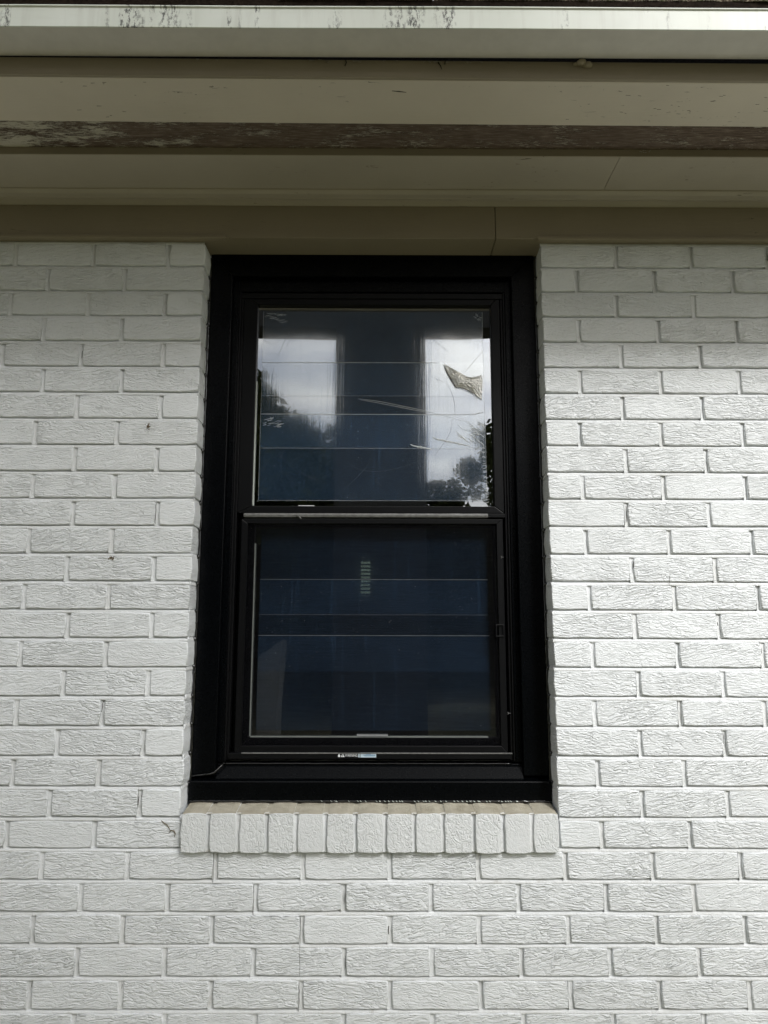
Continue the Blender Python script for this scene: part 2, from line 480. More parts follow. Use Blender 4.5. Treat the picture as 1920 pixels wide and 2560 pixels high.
# ------------------------------------------------------------------ mesh helpers
class MB:
    def __init__(s):
        s.v, s.f, s.mi, s.sm = [], [], [], []
    def add(s, vs, fs, mi=0, sm=False):
        o = len(s.v)
        s.v.extend(vs)
        for f in fs:
            s.f.append([i + o for i in f]); s.mi.append(mi); s.sm.append(sm)
        return o
    def box(s, x0, x1, y0, y1, z0, z1, mi=0):
        v = [(x0, y0, z0), (x1, y0, z0), (x1, y1, z0), (x0, y1, z0), (x0, y0, z1), (x1, y0, z1), (x1, y1, z1), (x0, y1, z1)]
        s.add(v, [(0, 1, 5, 4), (1, 2, 6, 5), (2, 3, 7, 6), (3, 0, 4, 7), (4, 5, 6, 7), (3, 2, 1, 0)], mi)
    def prism(s, poly, y0, y1, mi=0):
        """polygon in xz (counter-clockwise seen from the front) pushed from y0 to y1"""
        n = len(poly)
        v = [(p[0], y0, p[1]) for p in poly] + [(p[0], y1, p[1]) for p in poly]
        f = [tuple(range(n)), tuple(range(2 * n - 1, n - 1, -1))]
        f += [(i, i + n, (i + 1) % n + n, (i + 1) % n) for i in range(n)]
        s.add(v, f, mi)
    def run(s, prof, x0, x1, mi=0, dz=0.0, segs=1):
        """profile of (y, z) swept along x"""
        n = len(prof)
        v = []
        for k in range(segs + 1):
            t = k / segs
            for p in prof:
                v.append((x0 + (x1 - x0) * t, p[0], p[1] + dz * (t - 0.5)))
        f = []
        for k in range(segs):
            for i in range(n):
                j = (i + 1) % n
                f.append((k * n + i, k * n + j, (k + 1) * n + j, (k + 1) * n + i))
        f.append(tuple(range(n - 1, -1, -1))); f.append(tuple(segs * n + i for i in range(n)))
        s.add(v, f, mi)
    def tube(s, pts, r, n=6, mi=0, sm=True):
        rings = []
        P_ = [Vector(p) for p in pts]
        vs, fs = [], []
        for k, p in enumerate(P_):
            a = P_[max(0, k - 1)]; b = P_[min(len(P_) - 1, k + 1)]
            d = (b - a)
            d = d.normalized() if d.length > 1e-9 else Vector((0, 0, 1))
            ref = Vector((0, 1, 0)) if abs(d.y) < 0.9 else Vector((1, 0, 0))
            e1 = d.cross(ref).normalized(); e2 = d.cross(e1)
            rr = r[k] if isinstance(r, (list, tuple)) else r
            for i in range(n):
                t = 2 * PI * i / n
                vs.append(tuple(p + e1 * math.cos(t) * rr + e2 * math.sin(t) * rr))
        for k in range(len(P_) - 1):
            for i in range(n):
                j = (i + 1) % n
                fs.append((k * n + i, k * n + j, (k + 1) * n + j, (k + 1) * n + i))
        fs.append(tuple(range(n - 1, -1, -1))); fs.append(tuple((len(P_) - 1) * n + i for i in range(n)))
        s.add(vs, fs, mi, sm)
    def mesh(s, name, mats, fix=True):
        me = bpy.data.meshes.new(name)
        me.from_pydata(s.v, [], s.f)
        for m in (mats if isinstance(mats, (list, tuple)) else [mats]):
            me.materials.append(m)
        me.polygons.foreach_set('material_index', s.mi)
        me.polygons.foreach_set('use_smooth', s.sm)
        if fix:
            bm = bmesh.new(); bm.from_mesh(me)
            bmesh.ops.recalc_face_normals(bm, faces=bm.faces)
            bm.to_mesh(me); bm.free()
        me.update()
        return me

def put(name, me, parent=None, loc=(0, 0, 0), bevel=0.0, segs=2, **kw):
    o = bpy.data.objects.new(name, me)
    C.objects.link(o)
    o.location = loc
    if parent is not None:
        o.parent = parent
    if bevel:
        b = o.modifiers.new('bevel', 'BEVEL')
        b.width = bevel; b.segments = segs; b.limit_method = 'ANGLE'; b.angle_limit = R(40)
    for k, v in kw.items():
        o[k] = v
    return o

def root(name, label, cat, loc=(0, 0, ZO), group=None):
    o = bpy.data.objects.new(name, None)
    C.objects.link(o)
    o.location = loc
    o.empty_display_size = 0.2
    o['label'] = label; o['category'] = cat; o['kind'] = 'thing'
    if group:
        o['group'] = group
    return o

# ================================================================== GROUND
g = MB()
g.add([(-150, -150, 0), (150, -150, 0), (150, 150, 0), (-150, 150, 0)], [(0, 1, 2, 3)])
put('ground', g.mesh('ground', MT['ground']), kind='structure')

# ================================================================== BRICK WALL
CO = 0.0677           # course height
BH = 0.0592           # brick height
XL, XR = -0.4585, 0.4100
DEP = 0.092
wall = root('brick_wall', 'white painted brick wall with a recessed opening around the black window', 'wall')

def rough_ring(L_, H_, r, n_long=6, n_short=2):
    pts = []
    for i in range(n_long):
        pts.append((L_ * i / n_long, 0))
    for i in range(n_short):
        pts.append((L_, H_ * i / n_short))
    for i in range(n_long):
        pts.append((L_ * (1 - i / n_long), H_))
    for i in range(n_short):
        pts.append((0, H_ * (1 - i / n_short)))
    out = []
    for (x, z) in pts:
        cx = x in (0, L_); cz = z in (0, H_)
        jx = r.uniform(-0.0011, 0.0011); jz = r.uniform(-0.0012, 0.0009)
        if cx and cz:
            jx = math.copysign(abs(jx) + 0.0012, (L_ / 2 - x)); jz = math.copysign(abs(jz) + 0.0009, (H_ / 2 - z))
        elif cz:
            jx = 0
        else:
            jz = 0
        out.append((x + jx, z + jz))
    return out

def brick_mesh(L_, H_, D_, r, name, mats, n_long=6, n_short=2, topmi=None, bv=1.0):
    ring = rough_ring(L_, H_, r, n_long, n_short)
    n = len(ring)
    cx, cz = L_ / 2, H_ / 2
    m = MB()
    def off(k):
        return [(x + (k if x < cx else -k) * min(1, abs(x - cx) / (cx * 0.97)) ** 8, z + (k if z < cz else -k) * min(1, abs(z - cz) / (cz * 0.9)) ** 6) for x, z in ring]
    back = [(x, D_, z) for x, z in ring]
    r1 = [(x, 0.0030 * bv, z) for x, z in ring]
    r2 = [(x, 0.0008 * bv, z) for x, z in off(0.0009 * bv)]
    r3 = [(x, 0.0, z) for x, z in off(0.0026 * bv)]
    m.v = back + r1 + r2 + r3
    for a in range(3):
        for i in range(n):
            j = (i + 1) % n
            m.f.append([a * n + i, a * n + j, (a + 1) * n + j, (a + 1) * n + i])
            top = topmi is not None and ring[i][1] > H_ * 0.8 and ring[j][1] > H_ * 0.8
            m.mi.append(topmi if (top and a == 0) else 0); m.sm.append(a > 0)
    m.f.append([3 * n + i for i in range(n)]); m.mi.append(0); m.sm.append(False)
    return m.mesh(name, mats)

FULL = 0.1935
rb = random.Random(11)
full_meshes = [brick_mesh(FULL, BH, DEP, rb, 'brick', MT['brick']) for _ in range(14)]
half_meshes = [brick_mesh(0.092, BH, DEP, rb, 'brick_end', MT['header'], 4) for _ in range(6)]

HJ = 0.0082    # head joint width
# measured head joint centres for each course (metres from the window centre line)
rowsL = {1: [-.947, -.746, -.553], 2: [-.859, -.662], 3: [-.950, -.752, -.555], 4: [-.860, -.662], 5: [-.959, -.761, -.553],
         6: [-.853, -.655], 7: [-.961, -.763, -.553], 8: [-.862, -.658], 9: [-.958, -.759, -.556], 10: [-.858, -.657],
         11: [-.954, -.754, -.548], 12: [-.856, -.656], 13: [-.958, -.759, -.550], 14: [-.858, -.656], 15: [-.951, -.749, -.548],
         16: [-.856, -.654], 17: [-.950, -.750, -.550], 18: [-.855, -.654], 19: [-.955, -.755, -.554], 20: [-.853, -.654],
         21: [-.963, -.763, -.555], 22: [-.856, -.656]}
rowsR = {1: [.607, .803, .999], 2: [.503, .705, .907], 3: [.602, .801, 1.0], 4: [.503, .706, .907], 5: [.608, .809, 1.01],
         6: [.501, .705, .903], 7: [.606, .806, 1.006], 8: [.496, .698, .903], 9: [.607, .807, 1.008], 10: [.497, .697, .900],
         11: [.602, .805, 1.006], 12: [.500, .703, .905], 13: [.609, .811, 1.012], 14: [.503, .708, .911], 15: [.609, .811, 1.012],
         16: [.505, .708, .911], 17: [.611, .812, 1.014], 18: [.504, .706, .905], 19: [.608, .806, 1.008], 20: [.506, .707, .909],
         21: [.606, .804, 1.006], 22: [.509, .712, .913]}
rowsF = {23: [-.972, -.771, -.576, -.376, -.176, .022, .224, .423, .623, .824, 1.025], 24: [-.878, -.678, -.481, -.282, -.083, .115, .314, .513, .713, .914],
         25: [-.982, -.781, -.580, -.379, -.176, .022, .223, .424, .624, .824, 1.025], 26: [-.878, -.677, -.482, -.284, -.081, .116, .317, .517, .716, .918],
         27: [-.979, -.778, -.576, -.376, -.176, .022, .225, .425, .624, .824, 1.025], 28: [-.878, -.676, -.475, -.276, -.080, .117, .319, .518, .719, .920],
         29: [-.978, -.778, -.577, -.376, -.176, .022, .225, .425, .624, .824, 1.025]}
for k in range(30, 37):
    rowsF[k] = rowsF[28 if k % 2 == 0 else 29]
XMIN, XMAX = -2.9, 3.1
SILL_T, SILL_B = -1.4118, -1.4965

stuff = MB()
joints = []   # (row, x)
nb = 0
def emit_brick(row, x0, x1):
    """x0,x1 are the brick's own edges"""
    global nb
    Lb = x1 - x0
    z0 = -CO * row + rb.uniform(-0.0007, 0.0007)
    seen = (x1 > -1.0 and x0 < 1.03 and row <= 28)
    yo = rb.uniform(-0.0009, 0.0006)
    if not seen:
        stuff.box(x0, x1, yo, DEP, z0, z0 + BH)
        return
    if Lb > 0.13:
        me = rb.choice(full_meshes); sx = Lb / FULL
    else:
        me = rb.choice(half_meshes); sx = Lb / 0.092
    o = put('brick', me, wall, (x0, yo, z0))
    o.scale = (sx, 1, rb.uniform(0.985, 1.012))
    o.rotation_euler = (R(rb.uniform(-0.35, 0.35)), R(rb.uniform(-0.18, 0.18)), R(rb.uniform(-0.18, 0.18)))
    nb += 1

def fill_row(row, a, b, js):
    """bricks between limits a,b with head joints js (sorted)"""
    xs = sorted(js)
    edges = [a] + [j for j in xs if a < j < b] + [b]
    for i in range(len(edges) - 1):
        p = edges[i] + (HJ / 2 if i > 0 else 0)
        q = edges[i + 1] - (HJ / 2 if i < len(edges) - 2 else 0)
        emit_brick(row, p, q)
    joints.extend((row, j) for j in edges[1:-1])

def extend(js, lo, hi):
    js = sorted(js)
    while js[0] - 0.2032 > lo + 0.02:
        js.insert(0, js[0] - 0.2032)
    while js[-1] + 0.2032 < hi - 0.02:
        js.append(js[-1] + 0.2032)
    return js

for row in range(1, 23):
    aL = XL + rb.uniform(-0.0025, 0.0015); aR = XR + rb.uniform(-0.0012, 0.002)
    if row == 22:
        aL, aR = -0.4560, 0.4120
    fill_row(row, XMIN, aL, extend(rowsL[row], XMIN, -0.5))
    fill_row(row, aR, XMAX, extend(rowsR[row], 0.45, XMAX))
for row in range(23, 37):
    fill_row(row, XMIN, XMAX, extend(rowsF[row], XMIN, XMAX))
s_o = put('bricks_beyond', stuff.mesh('bricks_beyond', MT['brick'], fix=False), wall, kind='stuff')

# soldier/rowlock sill bricks
SY = -0.015
sj = [-0.4545, -.3919, -.3245, -.2592, -.1928, -.1258, -.0573, .0107, .0767, .1426, .2123, .2799, .3459, 0.4068]
rs = random.Random(5)
for i in range(13):
    x0 = sj[i] + (0.0042 if i else 0); x1 = sj[i + 1] - (0.0042 if i < 12 else 0)
    Hs = SILL_T - SILL_B + rs.uniform(-0.001, 0.0015)
    me = brick_mesh(x1 - x0, Hs, 0.100, rs, 'sill_brick', [MT['sillf'], MT['silltop']], 4, 4, topmi=1, bv=0.5)
    # tilt the top up towards the frame
    for v in me.vertices:
        if v.co.z > Hs * 0.8:
            v.co.z += (v.co.y) * 0.135 * (1 if v.co.y > 0.004 else 0)
    o = put('sill_brick', me, wall, (x0, SY + rs.uniform(-0.0008, 0.0008), SILL_B + rs.uniform(-0.0012, 0.0008)))

# mortar: one real surface per joint run, hollow under each brick and filled at the foot
mo = MB()
def bed(zt, zb, x0, x1, step=0.012, yoff=0.0):
    """bed joint from zt (under the upper brick) down to zb (top of lower brick)"""
    n = max(1, int((x1 - x0) / step))
    prof = [(0.0, 0.0110), (0.20, 0.0100), (0.38, 0.0050), (0.52, 0.0026), (0.92, 0.0013), (1.0, 0.0026)]
    vs = []
    for k in range(n + 1):
        x = x0 + (x1 - x0) * k / n
        w1 = noise.noise((x * 34, zt * 50, 1.7)); w2 = noise.noise((x * 70, zt * 50, 7.7)); w3 = noise.noise((x * 9, zt * 50, 3.1))
        for t, y in prof:
            z = zt + 0.0022 + (zb - 0.0022 - zt - 0.0022) * t + w2 * 0.0005 * (0 < t < 1)
            vs.append((x, y + yoff + (w1 * 0.0011 + w3 * 0.0012) * (0.1 < t < 0.99), z))
    m_ = len(prof)
    fs = [(k * m_ + i, k * m_ + i + 1, (k + 1) * m_ + i + 1, (k + 1) * m_ + i) for k in range(n) for i in range(m_ - 1)]
    mo.add(vs, fs, 0, True)
def head(xc, z0, z1, w=HJ, yoff=0.0, depth=0.0072, steps=7):
    vs = []
    prof = [(-0.5, 0.0035), (-0.42, 0.62), (-0.1, 0.86), (0.22, 1.0), (0.42, 1.0), (0.5, 0.95)]
    d0 = depth * rb.uniform(0.6, 1.15)
    for k in range(steps + 1):
        z = z0 + (z1 - z0) * k / steps
        w1 = noise.noise((xc * 40, z * 90, 4.4)); w2 = noise.noise((xc * 40, z * 130, 9.4))
        for i, (t, y) in enumerate(prof):
            yy = 0.0006 if i == 0 else d0 * y
            vs.append((xc + (w + 0.0040) * t + w2 * 0.0006, yoff + yy + w1 * 0.0011, z))
    m_ = len(prof)
    fs = [(k * m_ + i, (k + 1) * m_ + i, (k + 1) * m_ + i + 1, k * m_ + i + 1) for k in range(steps) for i in range(m_ - 1)]
    mo.add(vs, fs, 0, True)
for row in range(0, 37):
    zt = -CO * row; zb = -CO * (row + 1) + BH
    if row < 22:
        if row == 0:
            zt = zb + 0.012
        if row == 21:
            bed(zt, zb, XMIN, -0.4560); bed(zt, zb, 0.4120, XMAX)
        else:
            bed(zt, zb, XMIN, XL - 0.0012); bed(zt, zb, XR + 0.0012, XMAX)
    else:
        bed(zt, zb, XMIN, XMAX)
for row, x in joints:
    if row <= 30 and -1.4 < x < 1.4:
        head(x, -CO * row - 0.002, -CO * row + BH + 0.002)
for i in range(1, 13):
    head(sj[i], SILL_B + 0.001, SILL_T + 0.001, 0.0084, SY, 0.0090, 9)
# joints returning into the reveals
for row in range(1, 22):
    zt = -CO * row; zb = -CO * (row + 1) + BH
    for xs, sg in ((XL, -1), (XR, 1)):
        vs = []
        yy = [0.0012, 0.012, 0.03, 0.05, 0.075]
        for y in yy:
            for t, d in ((0, 0.0052), (0.35, 0.0034), (0.7, 0.0016), (1, 0.0022)):
                wv = noise.noise((y * 60, zt * 40, xs * 9)) * 0.0009
                vs.append((xs + sg * (d + wv), y, zt + 0.002 + (zb - zt - 0.004) * t))
        fs = [(k * 4 + i, k * 4 + i + 1, (k + 1) * 4 + i + 1, (k + 1) * 4 + i) for k in range(len(yy) - 1) for i in range(3)]
        mo.add(vs, fs, 0, True)
# solid body behind the bricks
core = MB()
Y0, Y1 = 0.0085, 0.25
core.box(XMIN, XL - 0.006, Y0, Y1, -ZO, 0.30)
core.box(XR + 0.006, XMAX, Y0, Y1, -ZO, 0.30)
core.box(XL - 0.006, XR + 0.006, Y0, Y1, -ZO, -1.50)
core.box(XL - 0.006, XR + 0.006, 0.078, Y1, 0.010, 0.30)
core.box(sj[0] + 0.002, sj[-1] - 0.002, SY + 0.0105, 0.06, SILL_B + 0.002, SILL_T - 0.0035)
sm_top = MB()
sm_top.add([(sj[0] + 0.002, SY + 0.0035, SILL_T - 0.0012), (sj[-1] - 0.002, SY + 0.0035, SILL_T - 0.0012), (sj[-1] - 0.002, 0.075, SILL_T - 0.0012 + 0.0715 * 0.135), (sj[0] + 0.002, 0.075, SILL_T - 0.0012 + 0.0715 * 0.135)], [(0, 1, 2, 3)])
put('sill_mortar', sm_top.mesh('sill_mortar', MT['silltop']), wall)
put('mortar', mo.mesh('mortar', MT['mortar'], fix=False), wall)
put('wall_core', core.mesh('wall_core', MT['mortar']), wall)

# stains and cracks on the paint
def splat(cx, cz, r_, n, y=-0.0012, seed=1):
    q = random.Random(seed); m = MB()
    for i in range(n):
        a = q.uniform(0, 2 * PI); d = abs(q.gauss(0, 0.45)) * r_
        x, z = cx + d * math.cos(a) * 1.1, cz + d * math.sin(a)
        s_ = q.uniform(0.0006, 0.0020)
        k = q.randint(5, 7)
        pts = [(x + s_ * q.uniform(.5, 1.2) * math.cos(2 * PI * j / k), z + s_ * q.uniform(.5, 1.2) * math.sin(2 * PI * j / k)) for j in range(k)]
        m.prism(pts, y - q.uniform(0, 0.0005), y + 0.001)
    return m.mesh('stain', MT['stain'])
put('stain', splat(-0.5815, -0.497, 0.009, 26, seed=3), wall, label='brown speckled stain')
put('stain', splat(-0.6535, -0.826, 0.008, 30, seed=4), wall, label='brown speckled stain')
def wiggle(pts, r_=0.0006, y=-0.0008, jit=0.0006, mat='crack', name='crack', n=7):
    m = MB(); q = random.Random(int(abs(pts[0][0]) * 9999))
    P2 = []
    for a, b in zip(pts[:-1], pts[1:]):
        d = math.hypot(b[0] - a[0], b[1] - a[1]); k = max(2, int(d / 0.006))
        for i in range(k):
            t = i / k
            P2.append((a[0] + (b[0] - a[0]) * t + q.uniform(-jit, jit), y + q.uniform(-0.0002, 0.0002), a[1] + (b[1] - a[1]) * t + q.uniform(-jit, jit)))
    P2.append((pts[-1][0], y, pts[-1][1]))
    m.tube(P2, [r_ * (0.45 + 0.55 * math.sin(PI * (i + 0.6) / (len(P2) + 0.2))) for i in range(len(P2))], 4)
    return put(name, m.mesh(name, MT[mat]), wall)
# stair-step crack below the sill
wiggle([(-.3805, -1.4990), (-.3800, -1.5665), (-.3600, -1.5670)], y=0.0002)
wiggle([(-.2870, -1.5680), (-.2870, -1.6330)], 0.0008, y=0.0006)
wiggle([(-.2870, -1.6330), (-.2790, -1.6350), (-.1800, -1.6360), (-.1800, -1.7020)], y=0.0002)
wiggle([(-.1800, -1.7020), (-.1795, -1.7600)], 0.0004, y=-0.0003)
wiggle([(-.1800, -1.7720), (-.1800, -1.8320)], 0.0008, y=0.0006)
wiggle([(-.552, -0.690), (-.552, -0.742)], 0.0008, y=0.0010)
wiggle([(-.652, -1.163), (-.6545, -1.188)], 0.0009, y=-0.0008)
wiggle([(.6015, -.695), (.6005, -.735)], 0.0008, y=0.0004)
wiggle([(.700, -.862), (.698, -.872), (.6965, -.890)], 0.0004, jit=0.0009)
wiggle([(-.559, -1.358), (-.5600, -1.405)], 0.0005, y=0.0006)
qh = random.Random(99)
vis = [(row, x) for row, x in joints if row < 29 and abs(x) < 1.0]
for k in range(16):   # pinholes and hairline gaps in the upright joints
    row, x = vis[qh.randrange(len(vis))]
    zt_ = -CO * row + BH * qh.uniform(0.6, 0.95); l_ = qh.uniform(0.006, 0.028)
    xx = x + HJ * qh.choice([-0.42, 0.30, 0.42])
    wiggle([(xx, zt_), (xx + qh.uniform(-.0006, .0006), zt_ - l_)], qh.uniform(0.0005, 0.0010), y=0.0012)
# old vine tendril stuck beside the sill
t_ = MB()
t_.tube([(-.503, -.0016, -1.430), (-.495, -.002, -1.436), (-.489, -.0025, -1.4385), (-.4845, -.002, -1.446), (-.4805, -.0022, -1.452)], [0.0007, 0.0010, 0.0008, 0.0009, 0.0005], 5)
t_.tube([(-.4845, -.0015, -1.457), (-.479, -.003, -1.4505), (-.4725, -.002, -1.4525), (-.469, -.0025, -1.4590), (-.4712, -.002, -1.465)], [0.0005, 0.0010, 0.0012, 0.0010, 0.0006], 5)
o = put('vine_tendril', t_.mesh('vine_tendril', MT['stain']), None, (0, 0, ZO))
o['label'] = 'dry brown vine tendril clinging to the white brick left of the sill'; o['category'] = 'tendril'

# ================================================================== EAVE
eave = root('roof_eave', 'taupe painted roof eave with white mildewed metal edge above the window', 'eave')
FX = -0.018
X0, X1 = XMIN, XMAX
SEAM_F = 0.293; SEAM_S = 0.555
def sweep(name, prof, x0, x1, mat, dz=0.0, bevel=0.0, parent=eave, **kw):
    m = MB(); m.run(prof, x0, x1, 0, dz * (x1 - x0) / 2.0)
    return put(name, m.mesh(name, MT[mat]), parent, bevel=bevel, **kw)
# frieze boards: the underside closes the head of the opening
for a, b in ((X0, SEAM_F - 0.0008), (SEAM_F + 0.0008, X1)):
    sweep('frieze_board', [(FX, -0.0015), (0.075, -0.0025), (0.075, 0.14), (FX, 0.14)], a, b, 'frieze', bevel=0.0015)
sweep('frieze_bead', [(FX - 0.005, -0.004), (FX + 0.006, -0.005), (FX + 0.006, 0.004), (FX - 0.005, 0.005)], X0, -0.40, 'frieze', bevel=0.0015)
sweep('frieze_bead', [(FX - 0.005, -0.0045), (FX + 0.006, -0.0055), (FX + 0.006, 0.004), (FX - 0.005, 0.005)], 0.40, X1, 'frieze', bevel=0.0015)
# crown moulding in three steps
ZS = 0.0925
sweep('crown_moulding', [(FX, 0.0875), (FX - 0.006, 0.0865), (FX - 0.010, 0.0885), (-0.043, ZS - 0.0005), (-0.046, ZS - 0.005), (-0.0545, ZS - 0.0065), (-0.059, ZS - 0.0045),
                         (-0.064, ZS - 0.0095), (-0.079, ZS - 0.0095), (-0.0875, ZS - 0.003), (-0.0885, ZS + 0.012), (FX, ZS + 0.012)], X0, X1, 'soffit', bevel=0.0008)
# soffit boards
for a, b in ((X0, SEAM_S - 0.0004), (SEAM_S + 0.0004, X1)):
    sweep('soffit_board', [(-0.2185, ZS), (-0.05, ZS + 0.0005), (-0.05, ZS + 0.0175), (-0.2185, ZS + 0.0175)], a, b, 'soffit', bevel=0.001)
# outer eave boards, all seen from below: bare strip, broad painted board with a thick outer edge
zc = ZS + 0.0185
SK = 0.0055            # the broad board runs slightly out of parallel
def skew(name, prof, mat, bevel=0.0, **kw):
    """profile of (y, z, weight) swept along x, y drifting by weight * SK * x"""
    m = MB(); n_ = len(prof); vs = []; K = 12
    for k in range(K + 1):
        x = X0 + (X1 - X0) * k / K
        vs += [(x, y + x * SK * w, z) for y, z, w in prof]
    fs = [(k * n_ + i, k * n_ + (i + 1) % n_, (k + 1) * n_ + (i + 1) % n_, (k + 1) * n_ + i) for k in range(K) for i in range(n_)]
    fs += [tuple(range(n_ - 1, -1, -1)), tuple(range(K * n_, (K + 1) * n_))]
    m.add(vs, fs)
    return put(name, m.mesh(name, MT[mat]), eave, bevel=bevel, **kw)
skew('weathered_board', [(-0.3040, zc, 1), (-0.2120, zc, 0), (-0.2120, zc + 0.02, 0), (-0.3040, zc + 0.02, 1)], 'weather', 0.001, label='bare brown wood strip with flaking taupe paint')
skew('shaded_edge_board', [(-0.4460, zc - 0.0016, 1), (-0.4385, zc - 0.0016, 1), (-0.4385, zc + 0.0385, 1), (-0.4460, zc + 0.0385, 1)], 'frieze', 0.0015)  # darker frieze tone paints in the shade on this upright edge
skew('soffit_edge_shade', [(-0.2200, ZS + 0.0008, 0), (-0.2186, ZS + 0.0008, 0), (-0.2186, ZS + 0.0180, 0), (-0.2200, ZS + 0.0180, 0)], 'frieze', 0)  # thin dark strip standing in for shade on the soffit step
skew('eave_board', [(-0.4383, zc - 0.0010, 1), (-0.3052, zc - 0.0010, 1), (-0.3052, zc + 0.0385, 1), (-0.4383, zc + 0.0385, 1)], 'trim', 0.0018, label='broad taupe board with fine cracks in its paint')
# gutter: flat underside with a rounded heel, thin white front edge
ZG = 0.1492
gp = [(-0.4440, ZG + 0.030), (-0.4475, ZG + 0.0120), (-0.4490, ZG + 0.0052), (-0.4515, ZG + 0.0014), (-0.4560, ZG - 0.0022), (-0.4620, ZG - 0.0030), (-0.4720, ZG - 0.0020), (-0.4860, ZG + 0.0006), (-0.5000, ZG + 0.0004), (-0.5255, ZG + 0.0004), (-0.5255, ZG + 0.05), (-0.4440, ZG + 0.05)]
gm = MB(); gm.run(gp, X0, X1)
go = put('gutter', gm.mesh('gutter', MT['gutter']), eave)
for p in go.data.polygons:
    p.use_smooth = len(p.vertices) == 4
try:
    go.data.set_sharp_from_angle(angle=R(50))
except Exception:
    pass
m = MB()
vs = []
nn = 60
for k in range(nn + 1):
    x = X0 + (X1 - X0) * k / nn
    w = noise.noise((x * 2.2, 0, 0)) * 0.0010
    vs += [(x, -0.5285, ZG - 0.0006 + w), (x, -0.5257, ZG - 0.0006 + w), (x, -0.5257, 0.1930 + w), (x, -0.5310, 0.1938 + w), (x, -0.5322, 0.1905 + w), (x, -0.5296, 0.1885 + w)]
fs = []
for k in range(nn):
    for i in range(6):
        fs.append((k * 6 + i, k * 6 + (i + 1) % 6, (k + 1) * 6 + (i + 1) % 6, (k + 1) * 6 + i))
m.add(vs, fs)
put('metal_edge', m.mesh('metal_edge', MT['lip']), eave, label='white metal roof edge with black mildew streaks')
# a few raised paint curls and splits on the dark board edge under the gutter
q = random.Random(44)
m = MB()
for i in range(26):
    x = q.choice([-.35, -.12, -.06, .02, .08, .12, .17, .2, .42, .46, .9]) + q.uniform(-.03, .03)
    zt_ = ZG - q.uniform(0.0, 0.003)
    w_ = q.uniform(0.004, 0.016)
    yb = -0.4470 + x * SK
    m.add([(x, yb + .0006, zt_), (x + w_, yb + .0006, zt_ - q.uniform(0, .002)), (x + w_ * q.uniform(.5, 1), yb - q.uniform(.002, .005), zt_ - q.uniform(.003, .008)), (x + w_ * q.uniform(0, .4), yb - .002, zt_ - q.uniform(.002, .006))], [(0, 1, 2, 3)])
put('paint_flakes', m.mesh('paint_flakes', MT['soffit']), eave, kind='stuff')
m = MB()
for pts_ in ([(.113, .148), (.114, .143), (.118, .137), (.121, .128)], [(-.075, .148), (-.073, .142), (-.076, .134)], [(.128, .148), (.127, .140)]):
    m.tube([(x, -0.4474 + x * SK, z) for x, z in pts_], [.0008, .0012, .0010, .0005][:len(pts_)], 5)
put('crack', m.mesh('crack', MT['crack']), eave)
m = MB()
m.tube([(.020, -.4085, zc - .0014), (.035, -.4070, zc - .0016), (.050, -.4045, zc - .0014)], [.0005, .0011, .0004], 5)
for i in range(40):
    x = q.choice([-.85, -.6, -.5, .45, .62, .7, .8]) + q.uniform(-.12, .12); y = q.uniform(-.43, -.315); l_ = q.uniform(.003, .010)
    m.tube([(x, y, zc - .0012), (x + l_, y + q.uniform(-.001, .001), zc - .0013)], [.0005, .0003], 4)
put('paint_check', m.mesh('paint_check', MT['crack']), eave, kind='stuff')
m = MB()
for i in range(9):
    x = .596 + q.uniform(0, .03); z = ZS + .016 + q.uniform(-.004, .003)
    w_ = q.uniform(.002, .006)
    m.add([(x, -.2190, z), (x + w_, -.2190, z + .001), (x + w_ * .7, -.2215, z - .003), (x, -.2205, z - .002)], [(0, 1, 2, 3)])
put('paint_flakes', m.mesh('paint_flakes', MT['mortar']), eave, kind='stuff')
# roof deck and shingles
RS = 0.42  # slope
def slope(y):
    return 0.2055 + (y + 0.532) * RS
m = MB()
m.run([(-0.5295, 0.1935), (-0.40, slope(-0.40) - 0.003), (1.6, slope(1.6) - 0.003), (1.6, slope(1.6) + 0.006), (-0.5325, 0.2050)], X0, X1)
put('roof_deck', m.mesh('roof_deck', MT['felt']), eave)
rq = random.Random(9)
def shingle_mesh(w, q):
    nx, v_, f_ = 14, [], []
    mm = MB()
    yb = 0.20
    for k in range(nx + 1):
        x = w * k / nx
        jz = q.uniform(-0.0007, 0.0007); jy = q.uniform(-0.0015, 0.0015)
        v_ += [(x, jy, -0.001 + jz), (x, jy * 1.3 - 0.001, 0.0045 + jz * 0.5), (x, yb, yb * RS + 0.0040), (x, yb, yb * RS)]
    for k in range(nx):
        for i in range(4):
            f_.append((k * 4 + i, k * 4 + (i + 1) % 4, (k + 1) * 4 + (i + 1) % 4, (k + 1) * 4 + i))
    f_ += [(3, 2, 1, 0), tuple(nx * 4 + i for i in range(4))]
    mm.add(v_, f_)
    return mm.mesh('roof_shingle', MT['shingle'])
sms = [shingle_mesh(0.297, rq) for _ in range(5)]
for r_ in range(3):
    x = X0 + (0.15 if r_ % 2 else 0)
    while x < X1 - 0.3:
        y = -0.5345 + r_ * 0.14 + rq.uniform(-0.002, 0.002)
        put('roof_shingle', rq.choice(sms), eave, (x, y, slope(y) + 0.002 + r_ * 0.0045))
        x += 0.3

